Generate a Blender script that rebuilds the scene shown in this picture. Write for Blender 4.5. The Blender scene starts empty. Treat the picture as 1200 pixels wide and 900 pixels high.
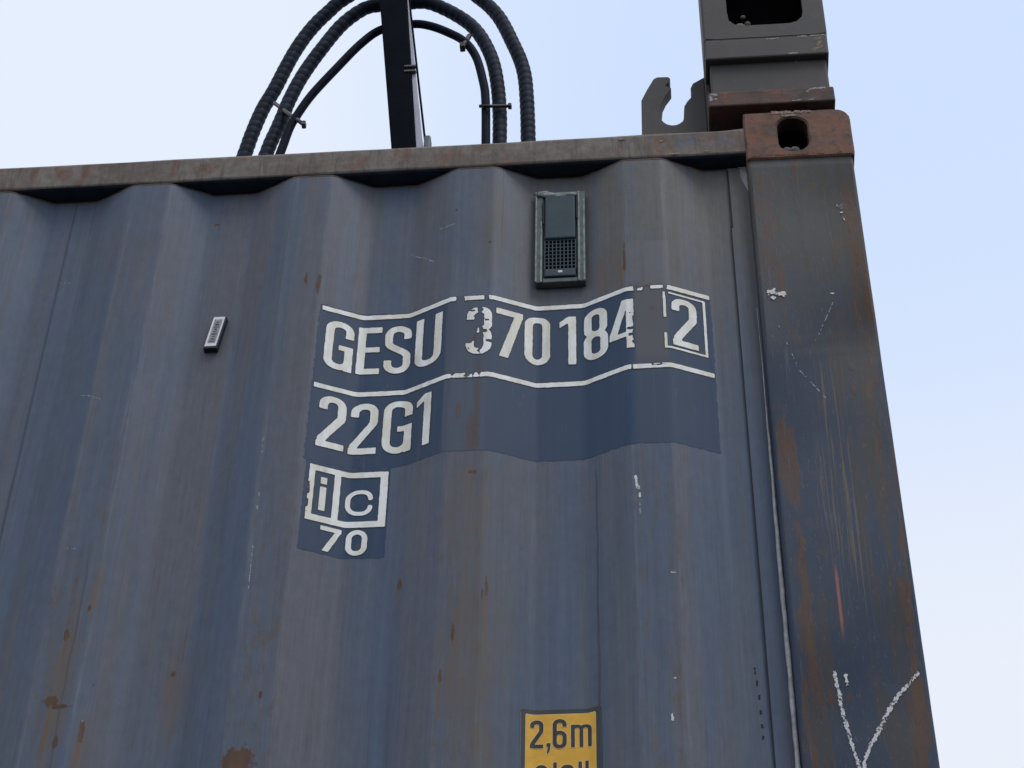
import bpy, bmesh, math, random
import numpy as np
from mathutils import Vector, Matrix

random.seed(7)
scn = bpy.context.scene
R = math.radians

# ------------------------------------------------------------------ camera
cam_d = bpy.data.cameras.new('camera')
cam = bpy.data.objects.new('camera', cam_d)
scn.collection.objects.link(cam)
rt = Vector((0.99659172, 0.08107165, 0.01524209))
up = Vector((0.0439373, -0.67805058, 0.73370084))
fw = Vector((-0.06981725, 0.73053049, 0.67930166))
m = Matrix((rt, up, -fw)).transposed().to_4x4()
m.translation = Vector((-0.33572, -2.34483, -2.78688))
cam.matrix_world = m
cam_d.sensor_width = 36.0
cam_d.lens = 74.15
cam_d.clip_start = 0.05
cam_d.clip_end = 6000
scn.camera = cam

# ------------------------------------------------------------------ sky and sun
SUN_EL, SUN_AZ = R(62), R(138)        # azimuth clockwise from +Y: high, behind the camera and to its right
world = bpy.data.worlds.new('World')
scn.world = world
world.use_nodes = True
wn, wl = world.node_tree.nodes, world.node_tree.links
wn.clear()
w_out = wn.new('ShaderNodeOutputWorld')
w_bg = wn.new('ShaderNodeBackground')
w_bg.inputs['Strength'].default_value = 0.1
w_sky = wn.new('ShaderNodeTexSky')
w_sky.sky_type = 'NISHITA'
w_sky.sun_disc = False
w_sky.sun_elevation = SUN_EL
w_sky.sun_rotation = SUN_AZ
w_sky.air_density = 1.0
w_sky.dust_density = 2.0
w_tc = wn.new('ShaderNodeTexCoord')
w_noise = wn.new('ShaderNodeTexNoise')
w_noise.inputs['Scale'].default_value = 2.2
w_noise.inputs['Detail'].default_value = 3.5
w_noise.inputs['Roughness'].default_value = 0.5
wl.new(w_tc.outputs['Generated'], w_noise.inputs['Vector'])
w_dot = wn.new('ShaderNodeVectorMath')
w_dot.operation = 'DOT_PRODUCT'
w_dot.inputs[1].default_value = Vector((0.135, 0.625, 0.768)).normalized()   # a thinner, bluer patch of the cloud
wl.new(w_tc.outputs['Generated'], w_dot.inputs[0])
w_mr = wn.new('ShaderNodeMapRange')
w_mr.inputs['From Min'].default_value = 0.950
w_mr.inputs['From Max'].default_value = 1.0
w_mr.interpolation_type = 'SMOOTHSTEP'
wl.new(w_dot.outputs['Value'], w_mr.inputs['Value'])
w_mul = wn.new('ShaderNodeMath')
w_mul.operation = 'MULTIPLY_ADD'
w_mul.inputs[1].default_value = 0.22
wl.new(w_noise.outputs['Fac'], w_mul.inputs[0])
wl.new(w_mr.outputs['Result'], w_mul.inputs[2])
w_ramp = wn.new('ShaderNodeValToRGB')
w_ramp.color_ramp.elements[0].position = 0.10
w_ramp.color_ramp.elements[0].color = (0.815, 0.885, 1.0, 1)
w_ramp.color_ramp.elements[1].position = 1.0
w_ramp.color_ramp.elements[1].color = (0.635, 0.765, 1.01, 1)
wl.new(w_mul.outputs[0], w_ramp.inputs['Fac'])
w_sep = wn.new('ShaderNodeSeparateXYZ')
wl.new(w_tc.outputs['Generated'], w_sep.inputs[0])
w_low = wn.new('ShaderNodeMapRange')                 # brighter, whiter haze lower down
w_low.inputs['From Min'].default_value = 0.76
w_low.inputs['From Max'].default_value = 0.50
w_low.interpolation_type = 'SMOOTHSTEP'
wl.new(w_sep.outputs[2], w_low.inputs['Value'])
w_hz = wn.new('ShaderNodeMixRGB')
w_hz.inputs['Color2'].default_value = (0.85, 0.89, 0.97, 1)
wl.new(w_low.outputs['Result'], w_hz.inputs['Fac'])
wl.new(w_ramp.outputs['Color'], w_hz.inputs['Color1'])
w_sc = wn.new('ShaderNodeVectorMath')
w_sc.operation = 'SCALE'
w_sc.inputs['Scale'].default_value = 10.35
wl.new(w_hz.outputs['Color'], w_sc.inputs[0])
w_mix = wn.new('ShaderNodeMixRGB')
w_mix.inputs['Fac'].default_value = 0.88
wl.new(w_sky.outputs['Color'], w_mix.inputs['Color1'])
wl.new(w_sc.outputs['Vector'], w_mix.inputs['Color2'])
wl.new(w_mix.outputs['Color'], w_bg.inputs['Color'])
wl.new(w_bg.outputs['Background'], w_out.inputs['Surface'])

sun_d = bpy.data.lights.new('sun', 'SUN')
sun_d.energy = 1.1
sun_d.angle = R(22)
sun_d.color = (1.0, 0.965, 0.92)
sun = bpy.data.objects.new('sun', sun_d)
scn.collection.objects.link(sun)
sdir = Vector((math.sin(SUN_AZ) * math.cos(SUN_EL), math.cos(SUN_AZ) * math.cos(SUN_EL), math.sin(SUN_EL)))
sun.rotation_euler = sdir.to_track_quat('Z', 'Y').to_euler()

scn.view_settings.view_transform = 'Standard'
scn.view_settings.look = 'None'
scn.view_settings.exposure = 0.07
scn.view_settings.gamma = 1.0
scn.view_settings.use_curve_mapping = False
scn.cycles.max_bounces = 6

# ------------------------------------------------------------------ small helpers
def put(name, me, mats, parent=None, smooth=False):
    if not isinstance(mats, (list, tuple)):
        mats = [mats]
    for mt in mats:
        me.materials.append(mt)
    if smooth:
        for p in me.polygons:
            p.use_smooth = True
    o = bpy.data.objects.new(name, me)
    scn.collection.objects.link(o)
    o.parent = parent
    return o

def tag(o, label=None, cat=None, group=None, kind=None):
    if label: o['label'] = label
    if cat: o['category'] = cat
    if group: o['group'] = group
    if kind: o['kind'] = kind
    return o

def empty(name, loc=(0, 0, 0)):
    o = bpy.data.objects.new(name, None)
    o.empty_display_size = 0.1
    scn.collection.objects.link(o)
    o.location = loc
    return o

def build(name, bm, mats, parent=None, smooth=False, recalc=True):
    if recalc:
        bmesh.ops.recalc_face_normals(bm, faces=bm.faces)
    me = bpy.data.meshes.new(name)
    bm.to_mesh(me)
    bm.free()
    o = put(name, me, mats, parent, smooth)
    if parent is not None and parent.type == 'EMPTY':
        pass
    return o

def box_bm(x0, x1, y0, y1, z0, z1, bev=0.0, seg=2, bm=None):
    b = bmesh.new()
    vs = [b.verts.new((x, y, z)) for x in (x0, x1) for y in (y0, y1) for z in (z0, z1)]
    for f in ((0, 1, 3, 2), (4, 6, 7, 5), (0, 4, 5, 1), (2, 3, 7, 6), (0, 2, 6, 4), (1, 5, 7, 3)):
        b.faces.new([vs[i] for i in f])
    bmesh.ops.recalc_face_normals(b, faces=b.faces)
    if bev > 0:
        bmesh.ops.bevel(b, geom=list(b.edges), offset=bev, segments=seg, affect='EDGES', profile=0.5)
    if bm is not None:
        me = bpy.data.meshes.new('tmp')
        b.to_mesh(me); b.free()
        bm.from_mesh(me)
        bpy.data.meshes.remove(me)
        return bm
    return b

# lattice value noise in plain numpy, for chipped outlines
_rng = np.random.RandomState(11)
_lat = _rng.rand(256, 256)
def vnoise(x, y, s, seed=0):
    x = np.asarray(x, float) / s + seed * 17.3 + 500
    y = np.asarray(y, float) / s + seed * 9.1 + 500
    xi, yi = np.floor(x).astype(int), np.floor(y).astype(int)
    fx, fy = x - xi, y - yi
    fx, fy = fx * fx * (3 - 2 * fx), fy * fy * (3 - 2 * fy)
    g = lambda a, b: _lat[a % 256, b % 256]
    return (g(xi, yi) * (1 - fx) + g(xi + 1, yi) * fx) * (1 - fy) + (g(xi, yi + 1) * (1 - fx) + g(xi + 1, yi + 1) * fx) * fy

# ------------------------------------------------------------------ node material helper
class Mat:
    def __init__(s, name, rough=0.6, metal=0.0, spec=0.4):
        s.m = bpy.data.materials.new(name)
        s.m.use_nodes = True
        s.n, s.l = s.m.node_tree.nodes, s.m.node_tree.links
        s.b = s.n['Principled BSDF']
        s.b.inputs['Roughness'].default_value = rough
        s.b.inputs['Metallic'].default_value = metal
        s.b.inputs['Specular IOR Level'].default_value = spec
        s.tc = s.n.new('ShaderNodeTexCoord').outputs['Object']
        s.sep = s.n.new('ShaderNodeSeparateXYZ')
        s.l.new(s.tc, s.sep.inputs[0])
        s.x, s.y, s.z = s.sep.outputs
    def _in(s, sock, v):
        if isinstance(v, (int, float)): sock.default_value = v
        elif isinstance(v, tuple): sock.default_value = v if len(v) == 4 or len(sock.default_value) == 3 else v + (1,)
        else: s.l.new(v, sock)
    def math(s, op, a, b=0.0, c=0.0, clamp=False):
        n = s.n.new('ShaderNodeMath'); n.operation = op; n.use_clamp = clamp
        s._in(n.inputs[0], a); s._in(n.inputs[1], b)
        if op in ('MULTIPLY_ADD', 'COMPARE'): s._in(n.inputs[2], c)
        return n.outputs[0]
    def noise(s, scale=(1, 1, 1), sc=1.0, detail=4, rough=0.55, off=(0, 0, 0), dist=0.0):
        mp = s.n.new('ShaderNodeMapping')
        mp.inputs['Scale'].default_value = scale
        mp.inputs['Location'].default_value = off
        s.l.new(s.tc, mp.inputs[0])
        n = s.n.new('ShaderNodeTexNoise')
        n.inputs['Scale'].default_value = sc
        n.inputs['Detail'].default_value = detail
        n.inputs['Roughness'].default_value = rough
        n.inputs['Distortion'].default_value = dist
        s.l.new(mp.outputs[0], n.inputs['Vector'])
        return n.outputs['Fac']
    def step(s, v, a, b, lo=0.0, hi=1.0):
        n = s.n.new('ShaderNodeMapRange'); n.interpolation_type = 'SMOOTHSTEP'
        s._in(n.inputs['Value'], v)
        n.inputs['From Min'].default_value = a; n.inputs['From Max'].default_value = b
        n.inputs['To Min'].default_value = lo; n.inputs['To Max'].default_value = hi
        return n.outputs['Result']
    def mix(s, f, a, b, mode='MIX'):
        n = s.n.new('ShaderNodeMixRGB'); n.blend_type = mode
        s._in(n.inputs['Fac'], f); s._in(n.inputs['Color1'], a); s._in(n.inputs['Color2'], b)
        return n.outputs['Color']
    def spot(s, cx, cz, rx, rz, warp, soft=0.5):
        """mask of a blot at (cx, cz), with a ragged rim given by the warp noise"""
        dx = s.math('MULTIPLY', s.math('SUBTRACT', s.x, cx), 1 / rx)
        dz = s.math('MULTIPLY', s.math('SUBTRACT', s.z, cz), 1 / rz)
        d = s.math('SQRT', s.math('ADD', s.math('MULTIPLY', dx, dx), s.math('MULTIPLY', dz, dz)))
        d = s.math('ADD', d, s.math('MULTIPLY', s.math('SUBTRACT', warp, 0.5), 2.4))
        return s.step(d, 1.0 + soft * .5, 1.0 - soft * .5)
    def maxm(s, L):
        o = L[0]
        for v in L[1:]: o = s.math('MAXIMUM', o, v)
        return o
    def color(s, c): s._in(s.b.inputs['Base Color'], c); return s
    def rough(s, r): s._in(s.b.inputs['Roughness'], r); return s
    def bump(s, h, strength=0.3, dist=0.001):
        n = s.n.new('ShaderNodeBump')
        n.inputs['Strength'].default_value = strength
        n.inputs['Distance'].default_value = dist
        s.l.new(h, n.inputs['Height'])
        s.l.new(n.outputs[0], s.b.inputs['Normal'])
        return s

X0, RW, SW, PITCH = -0.6600, 0.0645, 0.0695, 0.278     # rib layout of the side wall sheet
RUST = (0.105, 0.042, 0.02)

def mat_wall():
    M = Mat('faded_blue_grey_paint', 0.6, 0, 0.22)
    blue, grey = (0.073, 0.106, 0.165), (0.107, 0.115, 0.141)
    n1 = M.noise((9, 9, 0.55), 1.0, 3, 0.55)
    n2 = M.noise((34, 34, 1.1), 1.0, 4, 0.6, (3, 0, 1))
    n3 = M.noise((150, 150, 3.0), 1.0, 3, 0.6, (1, 5, 2))
    nb = M.noise((2.2, 2.2, 1.6), 1.0, 3, 0.5, (7, 2, 0))
    f = M.math('ADD', M.math('MULTIPLY', n1, 0.5), M.math('ADD', M.math('MULTIPLY', n2, 0.32), M.math('MULTIPLY', nb, 0.18)))
    c = M.mix(M.step(f, 0.40, 0.60), blue, grey)
    # fresher blue runs and pinkish dusty runs
    c = M.mix(M.step(M.noise((19, 19, 0.8), 1, 3, 0.5, (11, 0, 4)), 0.60, 0.74, 0, 0.45), c, (0.060, 0.095, 0.165))
    c = M.mix(M.step(M.noise((24, 24, 0.9), 1, 3, 0.5, (5, 9, 4)), 0.60, 0.76, 0, 0.45), c, (0.135, 0.118, 0.128))
    # olive grime under the rail towards the post
    g = M.math('MULTIPLY', M.step(M.x, -0.72, -0.40), M.step(M.z, -0.62, -0.14))
    g = M.math('MULTIPLY', g, M.step(n2, 0.3, 0.62, 0.35, 0.95))
    c = M.mix(g, c, (0.118, 0.115, 0.108))
    g2 = M.math('MULTIPLY', M.step(M.noise((8, 8, 2.5), 1, 4, 0.6, (2, 2, 8)), 0.5, 0.7), M.step(M.z, -0.5, -0.1, 0.1, 0.5))
    c = M.mix(g2, c, (0.11, 0.10, 0.092))
    # darker damp hollow left of the lettering
    # rubbed edges and faces of the outer ribs
    t = M.math('FRACT', M.math('DIVIDE', M.math('ADD', M.x, -X0 + 2.78), PITCH))
    wj = M.math('MULTIPLY', M.math('SUBTRACT', M.noise((20, 20, 9), 1, 3, .6, (1, 2, 3)), .5), .05)
    tj = M.math('ADD', t, wj)
    onrib = M.math('MULTIPLY', M.step(tj, -.02, .02), M.step(tj, .27, .22))
    edge = M.math('MAXIMUM', M.step(M.math('ABSOLUTE', M.math('SUBTRACT', tj, .235)), .03, .004), M.step(M.math('ABSOLUTE', M.math('SUBTRACT', tj, .012)), .022, .004))
    ab = M.noise((170, 170, 7), 1, 5, .7, (3, 3, 9))
    ab2 = M.noise((80, 80, 26), 1, 5, .75, (6, 3, 2))
    c = M.mix(M.math('MULTIPLY', M.math('MULTIPLY', edge, M.step(ab, .42, .60)), .55), c, (0.135, 0.150, 0.185))
    lowz = M.step(M.z, -.62, -.95, .12, 1.0)
    rub = M.math('MULTIPLY', M.math('MULTIPLY', onrib, lowz), M.step(ab2, .53, .60))
    c = M.mix(M.math('MULTIPLY', rub, .55), c, M.mix(ab, (0.085, 0.072, 0.066), (0.135, 0.115, 0.095)))
    c = M.mix(M.math('MULTIPLY', M.math('MULTIPLY', onrib, lowz), M.step(ab2, .68, .72, 0, .8)), c, (0.040, 0.038, 0.042))
    crisp = M.noise((260, 260, 4.5), 1, 4, .65, (9, 9, 3))
    c = M.mix(M.step(crisp, .62, .70, 0, .40), c, (0.135, 0.140, 0.160))
    c = M.mix(M.step(crisp, .38, .31, 0, .35), c, (0.048, 0.062, 0.095))
    # fine vertical brushing and mottling
    fine = M.noise((420, 420, 18), 1, 2, 0.6, (0, 3, 0))
    mott = M.noise((60, 60, 45), 1, 4, 0.7, (4, 4, 0))
    k = M.math('ADD', M.math('MULTIPLY', n3, 0.35), M.math('ADD', M.math('MULTIPLY', fine, 0.25), M.math('MULTIPLY', mott, 0.35)))
    k = M.math('MULTIPLY_ADD', M.math('SUBTRACT', k, .475), 1.15, 1.0)
    kk = M.n.new('ShaderNodeCombineXYZ')
    for i in range(3): M.l.new(k, kk.inputs[i])
    c = M.mix(1.0, c, kk.outputs[0], 'MULTIPLY')
    # rusty dribbles with a shape of their own
    wa = M.noise((45, 45, 30), 1, 4, 0.65)
    wb = M.noise((120, 120, 70), 1, 4, 0.7, (2, 3, 1))
    run = M.noise((70, 70, 6), 1, 4, 0.6, (8, 1, 1))
    faint = [(-.1 * 0 + X, Z, a, b) for X, Z, a, b in (
        (-1.180, -1.15, .020, .17), (-1.150, -.97, .008, .05), (-1.020, -1.13, .018, .08), (-.620, -.62, .012, .15),
        (-.618, -.86, .035, .13), (-.61, -1.08, .045, .15), (-.3905, -.345, .010, .065), (-.415, -.36, .018, .06), (-.595, -.25, .02, .10),
        (-1.135, -1.25, .010, .07), (-.636, -1.14, .016, .05), (-.34, -.44, .025, .05), (-.59, -1.24, .016, .06))]
    fm = M.maxm([M.spot(X, Z, a, b, M.math('ADD', M.math('MULTIPLY', wa, .5), M.math('MULTIPLY', run, .5)), 1.3) for X, Z, a, b in faint])
    c = M.mix(M.math('MULTIPLY', fm, M.step(run, .35, .65, .25, .75)), c, (0.125, 0.098, 0.075))
    hard = ((-.9166, -1.262, .021, .020), (-1.1826, -1.158, .010, .009), (-1.170, -1.166, .015, .004), (-1.136, -1.205, .0035, .017), (-1.0284, -1.096, .0038, .0045),
            (-.7178, -.958, .0035, .010), (-.616, -.776, .0065, .004), (-.5905, -.985, .0022, .022), (-.6205, -.50, .0030, .020), (-.611, -.70, .0022, .030),
            (-.876, -.365, .0032, .024), (-.898, -.352, .0025, .012), (-1.180, -1.045, .0035, .009), (-1.154, -1.00, .0025, .006), (-.8941, -1.159, .0025, .006), (-.635, -1.07, .0020, .018),
            (-.596, -1.0, .0015, .012), (-.339, -.4535, .0035, .004), (-1.1663, -1.224, .0030, .010), (-.343, -.405, .012, .0022), (-.3835, -.34, .0022, .030),
            (-1.0682, -.1765, .0055, .0028), (-.650, -1.14, .0025, .011), (-.658, -.205, .0025, .003), (-.600, -.285, .004, .004), (-.748, -.86, .002, .0035))
    hm = M.maxm([M.spot(X, Z, a, b, wb, .45) for X, Z, a, b in hard])
    c = M.mix(M.math('MULTIPLY', hm, 0.9), c, M.mix(wa, (0.040, 0.026, 0.018), (0.135, 0.062, 0.034)))
    # pin spots
    vs = M.noise((1, 1, .7), 130, 2, 0.6, (1, 1, 1))
    pm = M.math('MULTIPLY', M.step(vs, .74, .78), M.step(M.noise((5, 5, 3), 1, 3, .5, (9, 9, 9)), .50, .62))
    c = M.mix(M.math('MULTIPLY', pm, .75), c, (0.045, 0.035, 0.03))
    # weld seam of the panel sheets and a long crack in the paint
    runs = [(X, Z, a, b) for X, Z, a, b in ((-.9166, -1.32, .012, .06), (-1.1826, -1.205, .0035, .045), (-1.136, -1.255, .0028, .05), (-1.0284, -1.118, .0018, .022), (-.7178, -.985, .0016, .026), (-.616, -.800, .0018, .030), (-.5905, -1.04, .0014, .04), (-.650, -1.175, .0018, .03), (-.3905, -.375, .0030, .030), (-1.180, -1.075, .0018, .03))]
    rm = M.maxm([M.spot(X, Z, a, b, M.math('MULTIPLY_ADD', M.math('SUBTRACT', run, .5), .6, .5), 1.0) for X, Z, a, b in runs])
    c = M.mix(M.math('MULTIPLY', rm, .55), c, (0.150, 0.085, 0.042))
    wob = M.math('MULTIPLY', M.math('SUBTRACT', M.noise((3, 3, 14), 1, 3, .5), .5), .005)
    def vline(X, w, z0, z1, wobk=1.0):
        d = M.math('ABSOLUTE', M.math('SUBTRACT', M.math('ADD', M.x, M.math('MULTIPLY', wob, wobk)), X))
        a = M.step(d, w * 1.3, w * .5)
        return M.math('MULTIPLY', a, M.math('MULTIPLY', M.step(M.z, z0 - .04, z0 + .02), M.step(M.z, z1 + .03, z1 - .03)))
    c = M.mix(M.math('MULTIPLY', vline(-1.3212, .0022, -1.0, -.05, .25), .55), c, (0.035, 0.04, 0.05))
    c = M.mix(M.math('MULTIPLY', vline(-.4348, .0018, -1.3, -.76, 1.0), .6), c, (0.055, 0.04, 0.04))
    c = M.mix(M.math('MULTIPLY', vline(-.581, .0013, -.28, -.1, 2.5), .35), c, (0.06, 0.045, 0.04))
    c = M.mix(M.math('MULTIPLY', vline(-1.168, .0014, -1.30, -.90, 2.0), .4), c, (0.04, 0.045, 0.055))
    # ghosts of old stickers
    def rect(x0, x1, z0, z1):
        a = M.math('MULTIPLY', M.step(M.x, x0 - .001, x0 + .001), M.step(M.x, x1 + .001, x1 - .001))
        return M.math('MULTIPLY', a, M.math('MULTIPLY', M.step(M.z, z0 - .001, z0 + .001), M.step(M.z, z1 + .001, z1 - .001)))
    c = M.mix(M.math('MULTIPLY', rect(-.352, -.312, -.40, -.302), .35), c, (0.155, 0.157, 0.178))
    c = M.mix(M.math('MULTIPLY', rect(-.379, -.357, -.395, -.300), .28), c, (0.15, 0.15, 0.175))
    M.color(c)
    M.rough(M.math('MULTIPLY_ADD', n2, 0.25, 0.42))
    M.bump(M.math('ADD', M.math('MULTIPLY', mott, .5), M.math('ADD', M.math('MULTIPLY', fine, .3), hm)), 0.25, 0.0008)
    return M.m

def mat_navy():
    M = Mat('navy_marking_film', 0.55, 0, 0.2)
    n1 = M.noise((14, 14, 0.7), 1.0, 3, 0.5, (1, 0, 3))
    n2 = M.noise((60, 60, 2), 1, 4, .6)
    c = M.mix(M.step(n1, .35, .65), (0.025, 0.054, 0.112), (0.033, 0.060, 0.112))
    c = M.mix(M.step(n2, .5, .7, 0, .35), c, (0.052, 0.072, 0.115))
    cs = M.noise((230, 230, 5), 1, 4, .65, (9, 9, 3))
    c = M.mix(M.step(cs, .58, .68, 0, .35), c, (0.088, 0.096, 0.125))
    c = M.mix(M.step(M.noise((50, 50, 22), 1, 5, .75, (2, 6, 1)), .62, .68, 0, .5), c, (0.092, 0.088, 0.096))
    # the panel on the outermost rib beneath the number is rubbed down to the grey paint
    w = M.math('ADD', M.x, M.math('MULTIPLY', M.math('SUBTRACT', n2, .5), .008))
    a = M.math('MULTIPLY', M.step(w, -.668, -.662), M.step(w, -.592, -.602))
    a = M.math('MULTIPLY', a, M.step(n2, .2, .6, .5, 1.0))
    c = M.mix(M.math('MULTIPLY', a, .75), c, (0.088, 0.105, 0.140))
    b = M.math('MULTIPLY', M.step(w, -.376, -.366), M.step(w, -.316, -.324))
    c = M.mix(M.math('MULTIPLY', b, M.step(M.z, -.60, -.54, .15, .85)), c, (0.105, 0.105, 0.115))
    wb = M.noise((120, 120, 40), 1, 4, 0.7, (2, 3, 1))
    hs = M.maxm([M.spot(X, Z, p, q, wb, .6) for X, Z, p, q in ((-.6205, -.51, .004, .022), (-.612, -.64, .004, .05), (-.618, -.70, .010, .035), (-.343, -.455, .004, .005), (-.640, -.655, .005, .018), (-.611, -.575, .003, .02))])
    c = M.mix(M.math('MULTIPLY', hs, .6), c, (0.10, 0.060, 0.045))
    M.color(c)
    M.bump(M.noise((60, 60, 45), 1, 4, .7, (4, 4, 0)), .2, .0006)
    return M.m

def mat_post():
    M = Mat('rust_streaked_post_paint', 0.6, 0, 0.22)
    n1 = M.noise((14, 14, 1.2), 1, 4, .6)
    n2 = M.noise((60, 60, 4.5), 1, 5, .65, (3, 3, 3))
    n3 = M.noise((9, 9, 6), 1, 5, .65, (6, 1, 2))
    low = M.step(M.z, -.25, -.75)
    c = M.mix(low, (0.066, 0.069, 0.072), (0.034, 0.050, 0.084))
    c = M.mix(M.step(M.math('ADD', M.math('MULTIPLY', n1, .6), M.math('MULTIPLY', n2, .4)), .51, .60, 0, .65), c, (0.066, 0.055, 0.042))
    c = M.mix(M.step(n3, .5, .75, 0, .5), c, (0.055, 0.075, 0.115))
    # rust: mostly along both edges
    e1 = M.step(M.math('ABSOLUTE', M.math('ADD', M.x, .151)), .030, .004)
    e2 = M.step(M.math('ABSOLUTE', M.math('ADD', M.x, .012)), .030, .004)
    e = M.math('MAXIMUM', e1, e2)
    rn = M.math('ADD', M.math('MULTIPLY', n3, .55), M.math('MULTIPLY', n2, .45))
    r = M.step(M.math('ADD', rn, M.math('MULTIPLY', e, .12)), .612, .645)
    c = M.mix(M.math('MULTIPLY', r, .75), c, M.mix(n2, (0.045, 0.036, 0.028), (0.13, 0.068, 0.042)))
    wb = M.noise((90, 90, 25), 1, 4, 0.7, (2, 3, 1))
    H = ((-.152, -.34, .012, .08), (-.155, -.22, .014, .07), (-.150, -.30, .012, .05), (-.012, -.30, .008, .09), (-.012, -.56, .007, .08), (-.047, -.64, .004, .013), (-.046, -.60, .004, .008), (-.013, -.72, .007, .04), (-.146, -1.18, .010, .035), (-.155, -.75, .010, .05), (-.018, -1.21, .012, .04), (-.125, -1.195, .02, .012), (-.146, -.94, .004, .02), (-.0085, -.45, .006, .05), (-.014, -1.02, .008, .06), (-.10, -.15, .007, .08))
    wp = M.math('ADD', M.math('MULTIPLY', wb, 1.0), M.math('MULTIPLY', M.math('SUBTRACT', M.noise((60, 60, 14), 1, 5, .75, (3, 8, 8)), .5), 1.4))
    hm = M.maxm([M.spot(X, Z, a, b, wp, .5) for X, Z, a, b in H])
    fine = M.noise((150, 150, 40), 1, 4, .7, (7, 7, 7))
    c = M.mix(M.math('MULTIPLY', M.math('MULTIPLY', hm, .62), M.step(fine, .44, .56, .05, 1)), c, M.mix(n2, (0.055, 0.036, 0.024), (0.14, 0.066, 0.038)))
    # long vertical scrape marks
    s1 = M.noise((230, 230, 3.0), 1, 3, .6, (5, 5, 1))
    band = M.math('MULTIPLY', M.step(M.math('ABSOLUTE', M.math('ADD', M.x, .082)), .036, .012), M.math('MULTIPLY', M.step(M.z, -.52, -.66), M.step(M.z, -1.12, -.95)))
    c = M.mix(M.math('MULTIPLY', M.math('MULTIPLY', M.step(s1, .52, .62), band), .75), c, (0.135, 0.105, 0.072))
    c = M.mix(M.math('MULTIPLY', M.step(M.noise((160, 160, 6.0), 1, 3, .6, (2, 7, 1)), .64, .72), .4), c, (0.11, 0.125, 0.16))
    sc2 = M.noise((300, 300, 60), 1, 4, .75, (1, 1, 7))
    c = M.mix(M.math('MULTIPLY', M.step(sc2, .60, .65), .5), c, (0.115, 0.12, 0.14))
    c = M.mix(M.math('MULTIPLY', M.step(sc2, .36, .32), .5), c, (0.028, 0.028, 0.034))
    blot = M.noise((30, 30, 14), 1, 6, .75, (12, 1, 7))
    c = M.mix(M.math('MULTIPLY', M.math('MULTIPLY', M.step(blot, .57, .61), M.step(M.z, -.9, -.1, .35, .8)), .6), c, (0.105, 0.070, 0.045))
    c = M.mix(M.math('MULTIPLY', M.step(blot, .42, .38), .45), c, (0.045, 0.062, 0.100))
    red = M.math('MULTIPLY', M.step(M.math('ABSOLUTE', M.math('ADD', M.x, .1035)), .0028, .0012), M.math('MULTIPLY', M.step(M.z, -1.11, -1.06), M.step(M.z, -.965, -1.0)))
    c = M.mix(M.math('MULTIPLY', red, .8), c, (0.32, 0.12, 0.095))
    M.color(c)
    M.bump(M.math('ADD', n2, M.math('MULTIPLY', hm, .6)), .35, .0012)
    return M.m

def mat_rail():
    M = Mat('weathered_rail_paint', 0.62, 0, 0.3)
    n1 = M.noise((7, 7, 14), 1, 4, .6)
    n2 = M.noise((30, 30, 12), 1, 5, .65, (2, 0, 0))
    n3 = M.noise((90, 90, 60), 1, 4, .65, (5, 0, 0))
    c = M.mix(M.step(n1, .38, .62), (0.118, 0.098, 0.084), (0.160, 0.140, 0.124))
    c = M.mix(M.step(n2, .54, .62, 0, .75), c, (0.155, 0.082, 0.058))
    c = M.mix(M.step(M.noise((40, 40, 16), 1, 4, .6, (8, 2, 0)), .62, .74, 0, .7), c, (0.085, 0.078, 0.045))
    c = M.mix(M.step(M.noise((34, 34, 24), 1, 4, .6, (1, 8, 0)), .64, .74, 0, .6), c, (0.085, 0.11, 0.16))
    wb = M.noise((60, 60, 40), 1, 4, 0.7, (2, 3, 1))
    H = ((-1.396, -.061, .006, .016), (-1.343, -.064, .012, .014), (-1.305, -.067, .007, .014), (-1.097, -.068, .02, .012), (-.824, -.071, .010, .016), (-.656, -.062, .006, .010), (-.62, -.05, .010, .010))
    hm = M.maxm([M.spot(X, Z, a, b, wb, 1.1) for X, Z, a, b in H])
    c = M.mix(M.math('MULTIPLY', hm, .65), c, (0.135, 0.055, 0.035))
    Bl = ((-.2075, -.065, .013, .016), (-.262, -.060, .010, .012), (-.283, -.062, .006, .018))
    bm_ = M.maxm([M.spot(X, Z, a, b, wb, .8) for X, Z, a, b in Bl])
    c = M.mix(M.math('MULTIPLY', bm_, .7), c, (0.08, 0.115, 0.18))
    # brown towards the corner casting
    c = M.mix(M.math('MULTIPLY', M.step(M.x, -.30, -.19), M.step(n2, .3, .7, .2, .8)), c, (0.115, 0.075, 0.06))
    st_ = M.noise((120, 120, 9), 1, 4, .65, (6, 0, 0))
    c = M.mix(M.step(st_, .52, .62, 0, .6), c, (0.085, 0.068, 0.055))
    sp = M.step(n3, .3, .7, .78, 1.15)
    kk = M.n.new('ShaderNodeCombineXYZ')
    for i in range(3): M.l.new(sp, kk.inputs[i])
    c = M.mix(1.0, c, kk.outputs[0], 'MULTIPLY')
    M.color(c)
    M.bump(n3, .35, .0012)
    return M.m

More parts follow.
